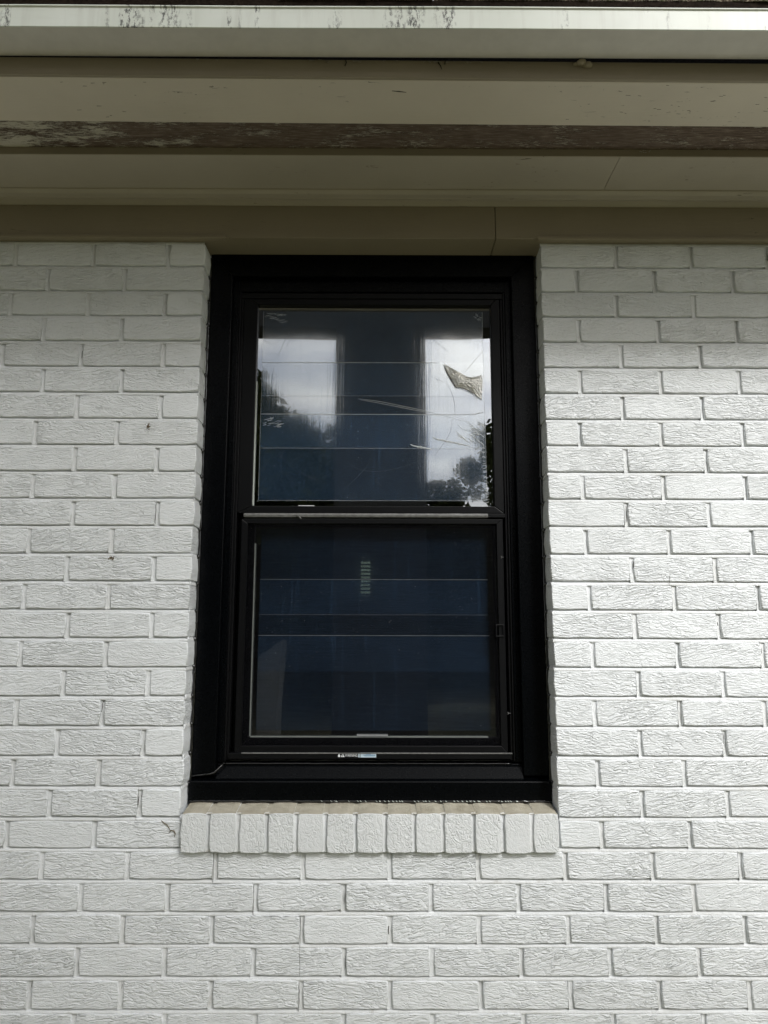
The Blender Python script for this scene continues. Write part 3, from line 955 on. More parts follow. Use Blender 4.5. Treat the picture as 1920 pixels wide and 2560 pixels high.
# mud nest under the gutter
m = MB()
q = random.Random(2)
def blob(m, c, r_, q, sy=1.0, sz=1.0, nu=10, nv=7, amp=0.25):
    vs = []
    for j in range(nv + 1):
        ph = PI * j / nv
        for i in range(nu):
            th = 2 * PI * i / nu
            d = Vector((math.sin(ph) * math.cos(th), math.sin(ph) * math.sin(th), math.cos(ph)))
            k = r_ * (1 + amp * noise.noise(d * 2.2 + Vector(c) * 40))
            vs.append((c[0] + d.x * k, c[1] + d.y * k * sy, c[2] + d.z * k * sz))
    fs = [(j * nu + i, j * nu + (i + 1) % nu, (j + 1) * nu + (i + 1) % nu, (j + 1) * nu + i) for j in range(nv) for i in range(nu)]
    m.add(vs, fs, 0, True)
for c in ((0, 0, 0), (0.013, 0.004, -0.003), (-0.011, 0.003, -0.001), (0.004, 0.010, -0.010), (0.017, 0.012, -0.012)):
    blob(m, c, q.uniform(0.006, 0.011), q, 0.8, 0.6)
o = put('mud_nest', m.mesh('mud_nest', MT['frieze']), None, (0.405, -0.449, ZO + 0.143))
o['label'] = 'small lumpy mud nest stuck beneath the gutter, right of centre'; o['category'] = 'nest'

# ================================================================== WINDOW
win = root('window', 'black framed single-hung window with film-covered panes, recessed in the white brick wall', 'window')
def member(name, poly, y0, y1, mat='black', parent=win, bevel=0.0012, **kw):
    m = MB(); m.prism(poly, y0, y1)
    return put(name, m.mesh(name, MT[mat]), parent, bevel=bevel, **kw)
def frame4(name, xo, xi, zo, zi, y0, y1, mat, parent, bevel=0.001, g=0.0):
    """four mitred members; xo=(l,r) outer, xi=(l,r) inner, zo=(b,t), zi=(b,t)"""
    member(name, [(xo[0], zo[0]), (xi[0], zi[0]), (xi[0], zi[1]), (xo[0], zo[1])], y0, y1, mat, parent, bevel)
    member(name, [(xi[1], zi[0]), (xo[1], zo[0]), (xo[1], zo[1]), (xi[1], zi[1])], y0, y1, mat, parent, bevel)
    member(name, [(xo[0], zo[1]), (xi[0], zi[1]), (xi[1], zi[1]), (xo[1], zo[1])], y0, y1, mat, parent, bevel)
    member(name, [(xo[0], zo[0]), (xo[1], zo[0]), (xi[1], zi[0]), (xi[0], zi[0])], y0, y1, mat, parent, bevel)

def joined4(name, xo, xi, zo, zi, y0, y1, mat, parent, bevel=0.001, g=0.00025):
    """the four mitred members of one sash as a single mesh, hairline gaps at the mitres"""
    m = MB()
    m.prism([(xo[0], zo[0] + g), (xi[0], zi[0] + g), (xi[0], zi[1] - g), (xo[0], zo[1] - g)], y0, y1)
    m.prism([(xi[1], zi[0] + g), (xo[1], zo[0] + g), (xo[1], zo[1] - g), (xi[1], zi[1] - g)], y0, y1)
    m.prism([(xo[0] + g, zo[1]), (xi[0] + g, zi[1]), (xi[1] - g, zi[1]), (xo[1] - g, zo[1])], y0, y1)
    m.prism([(xo[0] + g, zo[0]), (xo[1] - g, zo[0]), (xi[1] - g, zi[0]), (xi[0] + g, zi[0])], y0, y1)
    return put(name, m.mesh(name, MT[mat]), parent, bevel=bevel)

CY = 0.066
ZB = -1.3435          # where the side casings stand on the sill
cl, cr2 = XL + 0.0015, XR - 0.0015
il, ir = -0.398, 0.3455
ht, hb = 0.0005, -0.0635
member('casing_board', [(cl, ZB), (il, ZB), (il, hb), (cl, ht)], CY, 0.12, bevel=0.002)
member('casing_board', [(ir, ZB), (cr2, ZB), (cr2, ht), (ir, hb)], CY, 0.12, bevel=0.002)
member('casing_board', [(cl, ht), (il, hb), (ir, hb), (cr2, ht)], CY, 0.12, bevel=0.002)
# sill: sloping board and nosing
m = MB(); m.run([(0.0555, -1.3535), (0.0535, -1.3565), (0.0535, -1.3990), (0.062, -1.4010), (0.13, -1.4010), (0.13, -1.330), (0.068, -1.3515)], cl, cr2)
put('window_sill', m.mesh('window_sill', MT['black']), win, bevel=0.0012)
m = MB(); m.run([(0.0655, -1.3500), (0.085, -1.3260), (0.0855, -1.3195), (0.13, -1.3195), (0.13, -1.352), (0.0655, -1.3525)], il + 0.001, ir - 0.001)
put('sill_slope', m.mesh('sill_slope', MT['black']), win, bevel=0.0008)
# jamb tracks: stepped liners
for k, (dx0, y0) in enumerate(((0.0, 0.086), (0.0145, 0.0905), (0.0195, 0.0965))):
    a = (il + dx0, ir - dx0); wdt = 0.0145 if k == 0 else (0.005 if k == 1 else 0.006)
    b = (a[0] + wdt, a[1] - wdt)
    zt_ = hb - dx0 * 1.5
    member('jamb_track', [(a[0], -1.3150 + 0.001 * k), (b[0], -1.3150 + 0.001 * k), (b[0], zt_), (a[0], zt_)], y0, 0.16, 'black' if k == 0 else 'black2', bevel=0.0008)
    member('jamb_track', [(b[1], -1.3150 + 0.001 * k), (a[1], -1.3150 + 0.001 * k), (a[1], zt_), (b[1], zt_)], y0, 0.16, 'black' if k == 0 else 'black2', bevel=0.0008)
member('head_track', [(il + 0.0145, hb - 0.034), (ir - 0.0145, hb - 0.034), (ir - 0.001, hb - 0.0002), (il + 0.001, hb - 0.0002)], 0.0875, 0.16, 'black')
member('head_track', [(il + 0.0195, hb - 0.050), (ir - 0.0195, hb - 0.050), (ir - 0.0195, hb - 0.0345), (il + 0.0195, hb - 0.0345)], 0.094, 0.16, 'black2')

# upper sash
ul, ur = -0.3725, 0.3185

GL, GR, GT, GB = -0.3310, 0.2905, -0.1330, -0.6790
def sub(name, me, parent, **kw):
    return put(name, me, parent, **kw)
us = joined4('upper_sash', (ul, ur), (GL - 0.0035, GR + 0.0035), (-0.6995, -0.1000), (GB - 0.002, GT + 0.003), 0.0985, 0.130, 'black2', win, 0.0016)
m = MB()
m.box(GL - 0.004, GR + 0.004, 0.1105, 0.1135, GB - 0.003, GT + 0.004)
sub('glass_pane', m.mesh('glass_pane', MT['glass']), us)
m = MB()   # pale spacer seen at the left edge, and its short labels along the bottom
m.box(GL - 0.0034, GL - 0.0004, 0.1050, 0.1100, GB, GT - 0.21)
sub('glazing_bead', m.mesh('glazing_bead', MT['spacer']), us)
m = MB(); m.box(-0.2150, -0.1740, 0.1040, 0.1049, GB - 0.0012, GB + 0.0006)
sub('white_tab', m.mesh('white_tab', MT['white']), us)
# meeting ledge: dusty grey edge
m = MB(); m.run([(0.0920, -0.7105), (0.0905, -0.7060), (0.0925, -0.7010), (0.0990, -0.6998), (0.13, -0.7000), (0.13, -0.7120)], -0.3535, 0.2750, segs=60)
q = random.Random(8)
for i_ in range(len(m.v)):
    x, y, z = m.v[i_]
    if y < 0.0995:
        m.v[i_] = (x, y + noise.noise((x * 40, z * 300, 0)) * 0.0009, z + noise.noise((x * 30, 4, 0)) * 0.0006)
put('meeting_ledge', m.mesh('meeting_ledge', MT['grey']), win, label='dusty grey ledge between the two sashes')
m = MB(); m.run([(0.0930, -0.7105), (0.0930, -0.7010), (0.0990, -0.6998), (0.13, -0.7000), (0.13, -0.7120)], 0.2752, 0.3190)
put('meeting_ledge', m.mesh('meeting_ledge', MT['black2']), win, bevel=0.0008)
m = MB()
m.tube([(-.2185, 0.0900, -0.7085), (-.2165, .088, -.7060), (-.2120, .088, -.7098), (-.2085, .0872, -.7122), (-.2060, .0880, -.7158), (-.2040, .089, -.7150)], [0.0008, 0.0014, 0.0013, 0.0018, 0.0015, 0.0006], 6)
put('dried_sealant', m.mesh('dried_sealant', MT['grey']), win, label='curled grey blob of dried sealant')

# lower sash (set back behind the insect screen)

LL, LR, LT, LB = -0.3300, 0.3000, -0.7250, -1.2640
ls = joined4('lower_sash', (-0.372, 0.3195), (LL, LR), (-1.316, -0.7130), (LB, LT), 0.1265, 0.158, 'black', win, 0.0012)
m = MB(); m.box(LL - 0.001, LR + 0.001, 0.1400, 0.1430, LB - 0.001, LT + 0.001)
sub('glass_pane', m.mesh('glass_pane', MT['glass']), ls)
m = MB(); m.box(LL + 0.0002, LL + 0.0028, 0.1310, 0.1360, LB + 0.0030, LT - 0.05)
sub('glazing_bead', m.mesh('glazing_bead', MT['spacer']), ls)
m = MB(); m.box(LL + 0.0030, LR - 0.03, 0.1310, 0.1360, LB + 0.0002, LB + 0.0030)
sub('glazing_bead', m.mesh('glazing_bead', MT['spacer']), ls)
m = MB(); m.box(-0.0600, 0.0180, 0.1290, 0.1300, LB + 0.0032, LB + 0.0078)
sub('white_tab', m.mesh('white_tab', MT['white']), ls)

# insect screen over the lower half
sc = joined4('insect_screen', (-0.3595, 0.3130), (-0.3440, 0.2970), (-1.2960, -0.7150), (-1.2790, -0.7270), 0.0960, 0.1060, 'black2', win, 0.001)
m = MB()
m.add([(-0.3445, 0.1010, -1.2795), (0.2975, 0.1010, -1.2795), (0.2975, 0.1010, -0.7265), (-0.3445, 0.1010, -0.7265)], [(0, 1, 2, 3)])
sub('screen_mesh', m.mesh('screen_mesh', MT['screen']), sc)
m = MB()   # square latch ring
lx, lz = 0.2995, -0.9985
for a, b, c_, d_ in ((-.0105, .0105, .0125, .0155), (-.0105, .0105, -.0155, -.0125), (-.0105, -.0075, -.0125, .0125), (.0075, .0105, -.0125, .0125)):
    m.box(lx + a, lx + b, 0.0925, 0.0958, lz + c_, lz + d_)
sub('screen_latch', m.mesh('screen_latch', MT['black2']), sc, bevel=0.0007)
for cx, cz in ((0.309, -0.8135), (0.3165, -1.2005)):
    m = MB()
    for a in (0.0, 2.3, 4.0):
        m.tube([(cx, 0.094, cz), (cx + 0.0042 * math.cos(a), 0.0935, cz + 0.0042 * math.sin(a))], [0.0011, 0.0008], 5)
    sub('screen_clip', m.mesh('screen_clip', MT['grey']), sc)
# screen stile light edge and bottom line
m = MB(); m.box(-0.3435, -0.3420, 0.0945, 0.0960, -1.278, -0.732)
sub('screen_spline', m.mesh('screen_spline', MT['black2']), sc)
# ledge under the screen
m = MB(); m.run([(0.0885, -1.3085), (0.0885, -1.2965), (0.0905, -1.2952), (0.12, -1.2950), (0.12, -1.3100)], -0.3720, 0.3200)
put('sill_track', m.mesh('sill_track', MT['black2']), win, bevel=0.0006)
m = MB(); m.run([(0.0865, -1.2962), (0.0865, -1.2942), (0.0905, -1.2936), (0.0925, -1.2950)], -0.34, 0.322)
put('sill_track', m.mesh('sill_track', MT['grey']), win)
m = MB(); m.tube([(-0.385 + 0.705 * i / 60, 0.0850 - 0.0006 * noise.noise((i * .7, 0, 0)), -1.3188 - 0.0006 * noise.noise((i * .5, 5, 0))) for i in range(61)], 0.0016, 6)
put('sealant_bead', m.mesh('sealant_bead', MT['silicone']), win)

# warning label
LZ = -1.3040; LY = 0.0878
m = MB(); m.box(-0.1060, -0.0100, 0.0883, 0.0887, LZ - .0016, LZ + .0108)
wl = put('warning_label', m.mesh('warning_label', MT['black']), win)
cu = bpy.data.curves.new('warning_text', 'FONT')
cu.body = 'WARNING'; cu.size = 0.0098; cu.extrude = 0.00015
tmp = bpy.data.objects.new('tmp', cu); C.objects.link(tmp)
dg = bpy.context.evaluated_depsgraph_get()
tme = bpy.data.meshes.new_from_object(tmp.evaluated_get(dg))
bpy.data.objects.remove(tmp)
tme.name = 'warning_text'; tme.materials.clear(); tme.materials.append(MT['white'])
wmax = max(v.co.x for v in tme.vertices)
to = put('warning_text', tme, wl, (-0.0870, LY, LZ + 0.0008))
to.rotation_euler = (R(90), 0, 0); to.scale = (0.0300 / wmax, 0.92, 1)
m = MB()   # triangle with exclamation gap
tx = -0.0925
m.prism([(tx - .0048, LZ), (tx - .0012, LZ), (tx - 0.0006, LZ + .0082), (tx, LZ + .0092)], LY, LY + 0.0004)
m.prism([(tx + .0012, LZ), (tx + .0048, LZ), (tx, LZ + .0092), (tx + 0.0006, LZ + .0082)], LY, LY + 0.0004)
m.prism([(tx - .0012, LZ), (tx + .0012, LZ), (tx + .0010, LZ + .0014), (tx - .0010, LZ + .0014)], LY, LY + 0.0004)
sub('warning_triangle', m.mesh('warning_triangle', MT['white']), wl)
m = MB()   # small flame sign
fx = -0.1015
m.prism([(fx - .0022, LZ), (fx + .0020, LZ - .0002), (fx + .0030, LZ + .0030), (fx + .0012, LZ + .0058), (fx + .0008, LZ + .0100), (fx - .0010, LZ + .0070), (fx - .0030, LZ + .0032)], LY, LY + 0.0004)
sub('flame_sign', m.mesh('flame_sign', MT['white']), wl)
m = MB(); m.box(-0.0548, -0.0512, LY, LY + 0.0004, LZ - .0010, LZ + .0098)
sub('label_panel', m.mesh('label_panel', MT['labelblue']), wl)
m = MB(); m.box(-0.0495, -0.0110, LY, LY + 0.0004, LZ - .0010, LZ + .0102)
sub('label_panel', m.mesh('label_panel', MT['labelblue']), wl)
m = MB()
for zz, a, b in ((.0066, -.036, -.024), (.0045, -.043, -.013), (.0026, -.040, -.014)):
    m.box(a, b, LY - 0.0004, LY + 0.0001, LZ + zz - .0005, LZ + zz + .0005)
sub('label_print', m.mesh('label_print', MT['ink']), wl)

# film on the panes -----------------------------------------------------
def film_sheet(parent, x0, x1, zt, zb, y, mat, seed):
    m = MB(); nx, nz = 24, 8
    for j in range(nz + 1):
        for i in range(nx + 1):
            x = x0 + (x1 - x0) * i / nx; z = zt + (zb - zt) * j / nz
            m.v.append((x, y + 0.00012 * noise.noise((x * 9, z * 9, seed)), z))
    for j in range(nz):
        for i in range(nx):
            a = j * (nx + 1) + i
            m.f.append([a, a + 1, a + nx + 2, a + nx + 1]); m.mi.append(0); m.sm.append(True)
    return put('film_strip', m.mesh('film_strip', MT[mat], fix=False), parent)
FL, FR = -0.3200, 0.2725
film_sheet(us, FL, FR, -0.1455, -0.3819, 0.1094, 'film', 1)
film_sheet(us, FL + .001, FR + .002, -0.2895, -0.5252, 0.1086, 'film', 2)
film_sheet(us, FL, FR + .003, -0.4326, -0.6652, 0.1078, 'film', 3)
film_sheet(ls, -.3140, .2765, -0.735, -0.9588, 0.1388, 'film2', 4)
film_sheet(ls, -.3145, .2775, -0.8680, -1.1024, 0.1380, 'film2', 5)
film_sheet(ls, -.3150, .2790, -1.0117, -1.2476, 0.1372, 'film2', 6)
def film_line(parent, pts, r_, name='film_edge', mat='filmedge', y=0.107):
    m = MB()
    P3 = []
    for a, b in zip(pts[:-1], pts[1:]):
        k = max(2, int(math.hypot(b[0] - a[0], b[1] - a[1]) / 0.012))
        for i in range(k):
            t = i / k
            x = a[0] + (b[0] - a[0]) * t; z = a[1] + (b[1] - a[1]) * t
            P3.append((x, y, z + 0.00025 * noise.noise((x * 60, z * 60, 0))))
    P3.append((pts[-1][0], y, pts[-1][1]))
    rr = [r_ * (0.7 + 0.6 * abs(noise.noise((p[0] * 50, p[2] * 50, 2)))) for p in P3]
    m.tube(P3, rr, 4)
    return put(name, m.mesh(name, MT[mat]), parent)
film_line(us, [(FL + .001, -.2895), (0.150, -.2892)], 0.00055)
film_line(us, [(FL, -.4326), (0.215, -.4330), (0.245, -.432), (0.270, -.4255)], 0.00065)
film_line(us, [(FL, -.3819), (FR, -.3822)], 0.00016)
film_line(us, [(FL, -.5252), (FR, -.5252)], 0.00022)
film_line(us, [(FL, -.6652), (FR, -.6645)], 0.00024)
film_line(us, [(FL, -.1455), (FL, -.6652)], 0.00022)
film_line(us, [(FR, -.1455), (FR + .003, -.6652)], 0.00024)
film_line(ls, [(-.3145, -.8680), (.2775, -.8680)], 0.00034, y=0.1368)
film_line(ls, [(-.3150, -1.0117), (.2790, -1.0117)], 0.00042, y=0.1368)
film_line(ls, [(-.3140, -.9588), (.2765, -.9588)], 0.00016, y=0.1368)

# px helper for marks: pane point from photograph pixels, on the film plane
def onpane(u, v, y):
    d = ray(u, v); t = (y - CAM.y) / d.y
    return (CAM.x + d.x * t, CAM.z - ZO + d.z * t)
def marks(parent, name, mat, y, strokes, r_=0.0004, **kw):
    m = MB()
    for st in strokes:
        w = r_
        if isinstance(st[0], (int, float)):
            w = st[0]; st = st[1:]
        pts = [onpane(u, v, y) for u, v in st]
        # smooth through the points
        P3 = []
        for i in range(len(pts) - 1):
            p0 = pts[max(0, i - 1)]; p1 = pts[i]; p2 = pts[i + 1]; p3 = pts[min(len(pts) - 1, i + 2)]
            for k in range(4):
                t = k / 4
                f = lambda a, b, c, d: 0.5 * ((2 * b) + (-a + c) * t + (2 * a - 5 * b + 4 * c - d) * t * t + (-a + 3 * b - 3 * c + d) * t ** 3)
                P3.append((f(p0[0], p1[0], p2[0], p3[0]), y - 0.0003, f(p0[1], p1[1], p2[1], p3[1])))
        P3.append((pts[-1][0], y - 0.0003, pts[-1][1]))
        nP = len(P3)
        m.tube(P3, [w * (0.35 + 0.65 * math.sin(PI * (i + .5) / nP)) for i in range(nP)], 4)
    return put(name, m.mesh(name, MT[mat]), parent, kind='stuff', **kw)
q = random.Random(21)
st = []
st += [[(895, 997), (945, 1003), (1010, 1016), (1080, 1031), (1160, 1053)], [(900, 999), (960, 1010), (1030, 1024), (1070, 1031)]]
# braided creases
def braid(u0, v0, u1, v1, n, w):
    out = []
    for i in range(n):
        t = i / n; u = u0 + (u1 - u0) * t; v = v0 + (v1 - v0) * t
        out.append([w, (u, v + q.uniform(-2, 1)), (u + (u1 - u0) / n * 0.8, v + 2), (u + (u1 - u0) / n * 1.6, v + 5 + q.uniform(-1, 2))])
    return out
st += braid(1082, 1095, 1168, 1113, 8, 0.0010) + braid(1026, 1112, 1074, 1121, 6, 0.0010)
for i in range(26):   # crumple at the right edge
    u = q.uniform(1150, 1206); v = 1046 + (u - 1150) * 0.25 + q.uniform(0, 58)
    du = q.uniform(8, 26); dv = du * q.uniform(0.2, 1.0)
    st.append([q.uniform(0.0003, 0.0009), (u - du / 2, v - dv / 2), (u + q.uniform(-2, 3), v + q.uniform(-3, 3)), (min(1211, u + du / 2), v + dv / 2)])
for i in range(16):   # crumple at the left edge
    u = q.uniform(656, 700); v = q.uniform(1042, 1068)
    st.append([q.uniform(0.0003, 0.0007), (u, v), (u + 6, v - q.uniform(0, 2)), (u + q.uniform(8, 18), v - q.uniform(0, 4))])
for i in range(22):   # torn perforated right edge
    v = 1120 + i * 6.3 + q.uniform(-2, 2)
    st.append([0.0004, (1203 + i * .5, v), (1208 + i * .5, v + q.uniform(-2, 3)), (1212 + i * .5, v + q.uniform(-3, 3))])
for i in range(9):
    u = q.uniform(658, 700); v = q.uniform(780, 806)
    st.append([0.0003, (u, v), (u + 10, v + q.uniform(-2, 2)), (u + 22, v + q.uniform(-3, 5))])
for i in range(7):
    u = q.uniform(1178, 1200); v = q.uniform(784, 800)
    st.append([0.00035, (u, v), (u + 4, v + 2), (u + 7, v + q.uniform(2, 6))])
# creases radiating below the torn flap
for i in range(9):
    a = 1.9 + i * 0.26
    st.append([0.0005, (1198 + 3 * math.cos(a), 968 + 3 * math.sin(a)), (1198 + 14 * math.cos(a), 966 + 22 * math.sin(a)), (1198 + 20 * math.cos(a), 966 + 40 * math.sin(a))])
for i in range(20):
    u = q.uniform(1136, 1188); v = 938 + (u - 1136) * .5 + q.uniform(0, 24); a = q.uniform(-.4, 1.2); l_ = q.uniform(5, 14)
    st.append([q.uniform(.0004, .0009), (u, v), (u + l_ * .5 * math.cos(a), v + l_ * .5 * math.sin(a) + q.uniform(-2, 2)), (u + l_ * math.cos(a), v + l_ * math.sin(a))])
st.append([0.0012, (1112, 911), (1130, 922), (1155, 938), (1180, 944), (1204, 938)])
marks(us, 'film_crease', 'filmedge', 0.1070, st, 0.00045)
marks(us, 'film_crease', 'stain', 0.1040, [[0.0009, (1110, 914), (1120, 935), (1130, 952), (1139, 968)], [0.0006, (1139, 968), (1160, 972), (1185, 984), (1203, 998)], [0.0005, (1140, 938), (1150, 950), (1162, 955)],
      [0.0004, (1150, 960), (1165, 962), (1180, 972)], [0.0005, (1176, 962), (1190, 975), (1200, 990)], [0.0004, (1136, 930), (1138, 946), (1144, 962)]], 0.0004)
sc_ = []
sc_ += [[(1030, 822), (1029, 850), (1022, 892)], [(872, 1160), (905, 1175), (950, 1178), (1010, 1166), (1052, 1150)], [(842, 1238), (880, 1205), (912, 1172), (930, 1145)],
        [(748, 1178), (780, 1196), (812, 1204)], [(905, 945), (918, 961)], [(713, 1022), (722, 1060), (735, 1098)], [(672, 1065), (677, 1088)], [(935, 1200), (958, 1216)],
        [(1040, 1222), (1080, 1207), (1108, 1211)], [(698, 1137), (712, 1150)], [(674, 1010), (677, 960), (686, 912)]]
marks(us, 'film_scratch', 'grey', 0.1070, sc_, 0.00019)
dk = [[(1130, 1048), (1126, 1078), (1112, 1105), (1085, 1140)], [(724, 826), (712, 850), (692, 894)], [(732, 838), (715, 868)], [(1205, 880), (1185, 903), (1162, 930)],
      [(1082, 848), (1100, 862), (1122, 880)], [(1120, 960), (1135, 1000), (1138, 1040)], [(1085, 945), (1108, 955)], [(672, 834), (684, 839), (696, 836)],
      [(660, 848), (675, 858), (690, 857), (702, 846)], [(1170, 1132), (1158, 1152), (1150, 1165)], [(1130, 1190), (1145, 1180), (1158, 1172), (1162, 1160)]]
marks(us, 'film_scratch', 'crack', 0.1070, dk, 0.00022)
# torn yellowed flap: crumpled real surface standing off the glass
outl = [(1110, 911), (1128, 922), (1150, 936), (1172, 952), (1190, 968), (1200, 990), (1190, 984), (1170, 977), (1145, 971), (1132, 962), (1122, 938)]
m = MB()
topc = [(1108, 910), (1130, 920), (1150, 931), (1168, 941), (1186, 944), (1203, 937), (1207, 950)]
botc = [(1109, 912), (1119, 934), (1129, 950), (1139, 968), (1160, 971), (1186, 984), (1205, 1000)]
nu, nv = 60, 18
for j in range(nv + 1):
    for i in range(nu + 1):
        t = i / nu * (len(topc) - 1); k = min(int(t), len(topc) - 2); f = t - k
        a = (topc[k][0] * (1 - f) + topc[k + 1][0] * f, topc[k][1] * (1 - f) + topc[k + 1][1] * f)
        b = (botc[k][0] * (1 - f) + botc[k + 1][0] * f, botc[k][1] * (1 - f) + botc[k + 1][1] * f)
        s_ = j / nv
        x, z = onpane(a[0] * (1 - s_) + b[0] * s_, a[1] * (1 - s_) + b[1] * s_, 0.105)
        bul = math.sin(PI * s_) * math.sin(PI * min(1, i / nu * 1.05)) * 0.003
        m.v.append((x, 0.1065 - bul - 0.0024 * abs(noise.noise((x * 120 + z * 60, z * 160, 3))), z))
for j in range(nv):
    for i in range(nu):
        a = j * (nu + 1) + i
        m.f.append([a, a + 1, a + nu + 2, a + nu + 1]); m.mi.append(0); m.sm.append(i % 2 == 0)
put('torn_film_flap', m.mesh('torn_film_flap', MT['flap'], fix=False), us, label='crumpled yellowed piece of peeling film')

# black sealant between frame and brick, with blobs at each mortar joint
q = random.Random(31)
for xs, sg in ((XL + 0.0006, 1), (XR - 0.0006, -1)):
    pts = []; rr = []
    nn = 150
    for i in range(nn + 1):
        z = -1.388 + 1.372 * i / nn
        pts.append((xs + sg * 0.0012 + 0.0009 * noise.noise((z * 60, xs * 7, 0)), 0.0635 + 0.0008 * noise.noise((z * 70, xs, 5)), z))
        rr.append(0.0032 + 0.0011 * noise.noise((z * 110, xs * 3, 9)))
    m = MB(); m.tube(pts, rr, 7)
    for k in range(1, 21):
        z = -CO * k - 0.004
        if z < -1.39:
            continue
        blob(m, (xs - sg * 0.0012, 0.0605 + q.uniform(-.001, .001), z + q.uniform(-.0015, .0015)), q.uniform(0.0038, 0.0058), q, 0.9, 1.15, 8, 6)
        if q.random() < 0.5:
            blob(m, (xs + sg * 0.001, 0.0600, z - q.uniform(.012, .03)), q.uniform(0.0022, 0.0032), q, 0.9, 1.3, 7, 5)
    put('sealant_bead', m.mesh('sealant_bead', MT['silicone']), win)
m = MB()
pts = [(cl + 0.003 + 0.001, 0.0525, -1.400)] 
m.tube([(cl + 0.004 + (cr2 - cl - 0.008) * i / 160, 0.0520 + 0.0010 * noise.noise((i * .6, 1, 0)), -1.3990 + 0.0014 * noise.noise((i * .45, 8, 0))) for i in range(161)],
       [0.0024 + 0.0013 * noise.noise((i * 0.9, 3, 3)) for i in range(161)], 6)
put('sealant_bead', m.mesh('sealant_bead', MT['silicone']), win)
m = MB()
for i in range(52):   # tooled shiny ridges
    x = -0.15 + i * 0.0092 + q.uniform(-.004, .004)
    if q.random() < 0.25:
        continue
    h_ = ((0.0014 if i < 16 else 0.0024) if i < 40 else 0.0032) * q.uniform(0.6, 1.25)
    m.tube([(x, 0.0490, -1.3965 - h_ * .2), (x + 0.002, 0.0478, -1.3985), (x + 0.0045, 0.0486, -1.4002)], [0.0005, h_ * 0.5, 0.0004], 5)
put('sealant_ridges', m.mesh('sealant_ridges', MT['spacer']), win, kind='stuff')
m = MB()
m.tube([(cl + 0.003, 0.063, -1.3440), (il - 0.012, 0.0630, -1.3395), (il - 0.002, 0.066, -1.3370), (il + 0.012, 0.072, -1.3230), (il + 0.018, 0.0790, -1.3165)], [0.0028, 0.0020, 0.0030, 0.0020, 0.0030], 6)
put('sealant_bead', m.mesh('sealant_bead', MT['silicone']), win)

# ================================================================== ROOM BEHIND
room = MB()
ry0, ry1 = 0.26, 3.4
room.box(-2.0, 2.0, ry1, ry1 + 0.1, -ZO, 0.5)
room.box(-2.1, -2.0, ry0, ry1 + 0.1, -ZO, 0.5)
room.box(2.0, 2.1, ry0, ry1 + 0.1, -ZO, 0.5)
room.box(-2.1, 2.1, ry0, ry1 + 0.1, 0.30, 0.40)
room.box(-2.1, 2.1, ry0, ry1 + 0.1, -ZO + 0.002, -ZO + 0.1)
# the reveal behind the window unit
room.box(-0.47, -0.375, 0.131, 0.30, -1.42, 0.05)
room.box(0.325, 0.42, 0.131, 0.30, -1.42, 0.05)
room.box(-0.47, 0.42, 0.131, 0.30, -1.46, -1.318)
room.box(-0.47, 0.42, 0.161, 0.30, -0.095, 0.05)
put('interior_wall', room.mesh('interior_wall', MT['room']), None, (0, 0, ZO), kind='structure')
bl = root('slatted_blind', 'narrow slatted blind glowing faintly through the dark lower pane', 'blind')
def at_y(u, v, y):
    d = ray(u, v); t = (y - CAM.y) / d.y
    return (CAM.x + d.x * t, CAM.z - ZO + d.z * t)
bx0, bz1 = at_y(902, 1398, 3.3); bx1, bz0 = at_y(925, 1487, 3.3)
m = MB(); m.box(bx0, bx1, 3.37, 3.38, bz0, bz1)
put('lit_opening', m.mesh('lit_opening', MT['gap']), bl)
sm_ = MB(); sm_.box(bx0 - 0.005, bx1 + 0.005, 3.33, 3.345, 0, 0.0095)
sme = sm_.mesh('slat', MT['slat'])
for i in range(10):
    put('slat', sme, bl, (0, 0, bz0 + (bz1 - bz0) * i / 9.5))

# ================================================================== THE GARDEN SIDE (seen mirrored in the panes)
def place_reflect(u, v, dist, gy=0.111):
    """world point met by the mirrored sight line at y = -dist"""
    d = ray(u, v)
    t = (gy - CAM.y) / d.y
    p = CAM + d * t
    r_ = Vector((d.x, -d.y, d.z))
    k = (dist + gy) / d.y
    return p + r_ * k
PY = 4.2
pL = place_reflect(838, 1000, PY); pR = place_reflect(1066, 1000, PY)
hbm = place_reflect(960, 822, PY).z
po = root('porch_pillar', 'broad plain pillar opposite the window, mirrored dark in the upper pane', 'pillar', (0, 0, 0))
m = MB(); m.box(pL.x, pR.x, -PY - 0.5, -PY, 0, hbm + 0.02)
put('shaft', m.mesh('shaft', MT['pillar']), po, bevel=0.01)
m = MB(); m.box(pL.x - 0.04, pR.x + 0.04, -PY - 0.54, -PY + 0.04, 0, 0.2)
put('base', m.mesh('base', MT['stone']), po, bevel=0.01)
be = root('porch_beam', 'long horizontal beam resting on the pillar opposite the window', 'beam', (0, 0, 0))
m = MB(); m.box(-3.2, 3.4, -PY - 0.3, -PY - 0.02, hbm + 0.022, hbm + 0.62)
put('beam_body', m.mesh('beam_body', MT['pillar']), be, bevel=0.01)
m = MB(); m.box(-3.2, 3.4, -PY - 0.34, -PY + 0.02, hbm + 0.622, hbm + 0.66)
put('beam_cap', m.mesh('beam_cap', MT['lip']), be)
gp0 = place_reflect(645, 1720, 3.0, 0.14); gp1 = place_reflect(702, 1720, 3.0, 0.14)
m = MB(); m.prism([(gp0.x, 0), (gp1.x - 0.06, 0), (gp1.x, 1.38), (gp0.x, 1.26)], -3.25, -3.0)
o = put('garden_pier', m.mesh('garden_pier', MT['stone']), None, bevel=0.01)
o['label'] = 'short concrete garden pier mirrored faintly at the lower pane’s left corner'; o['category'] = 'pier'

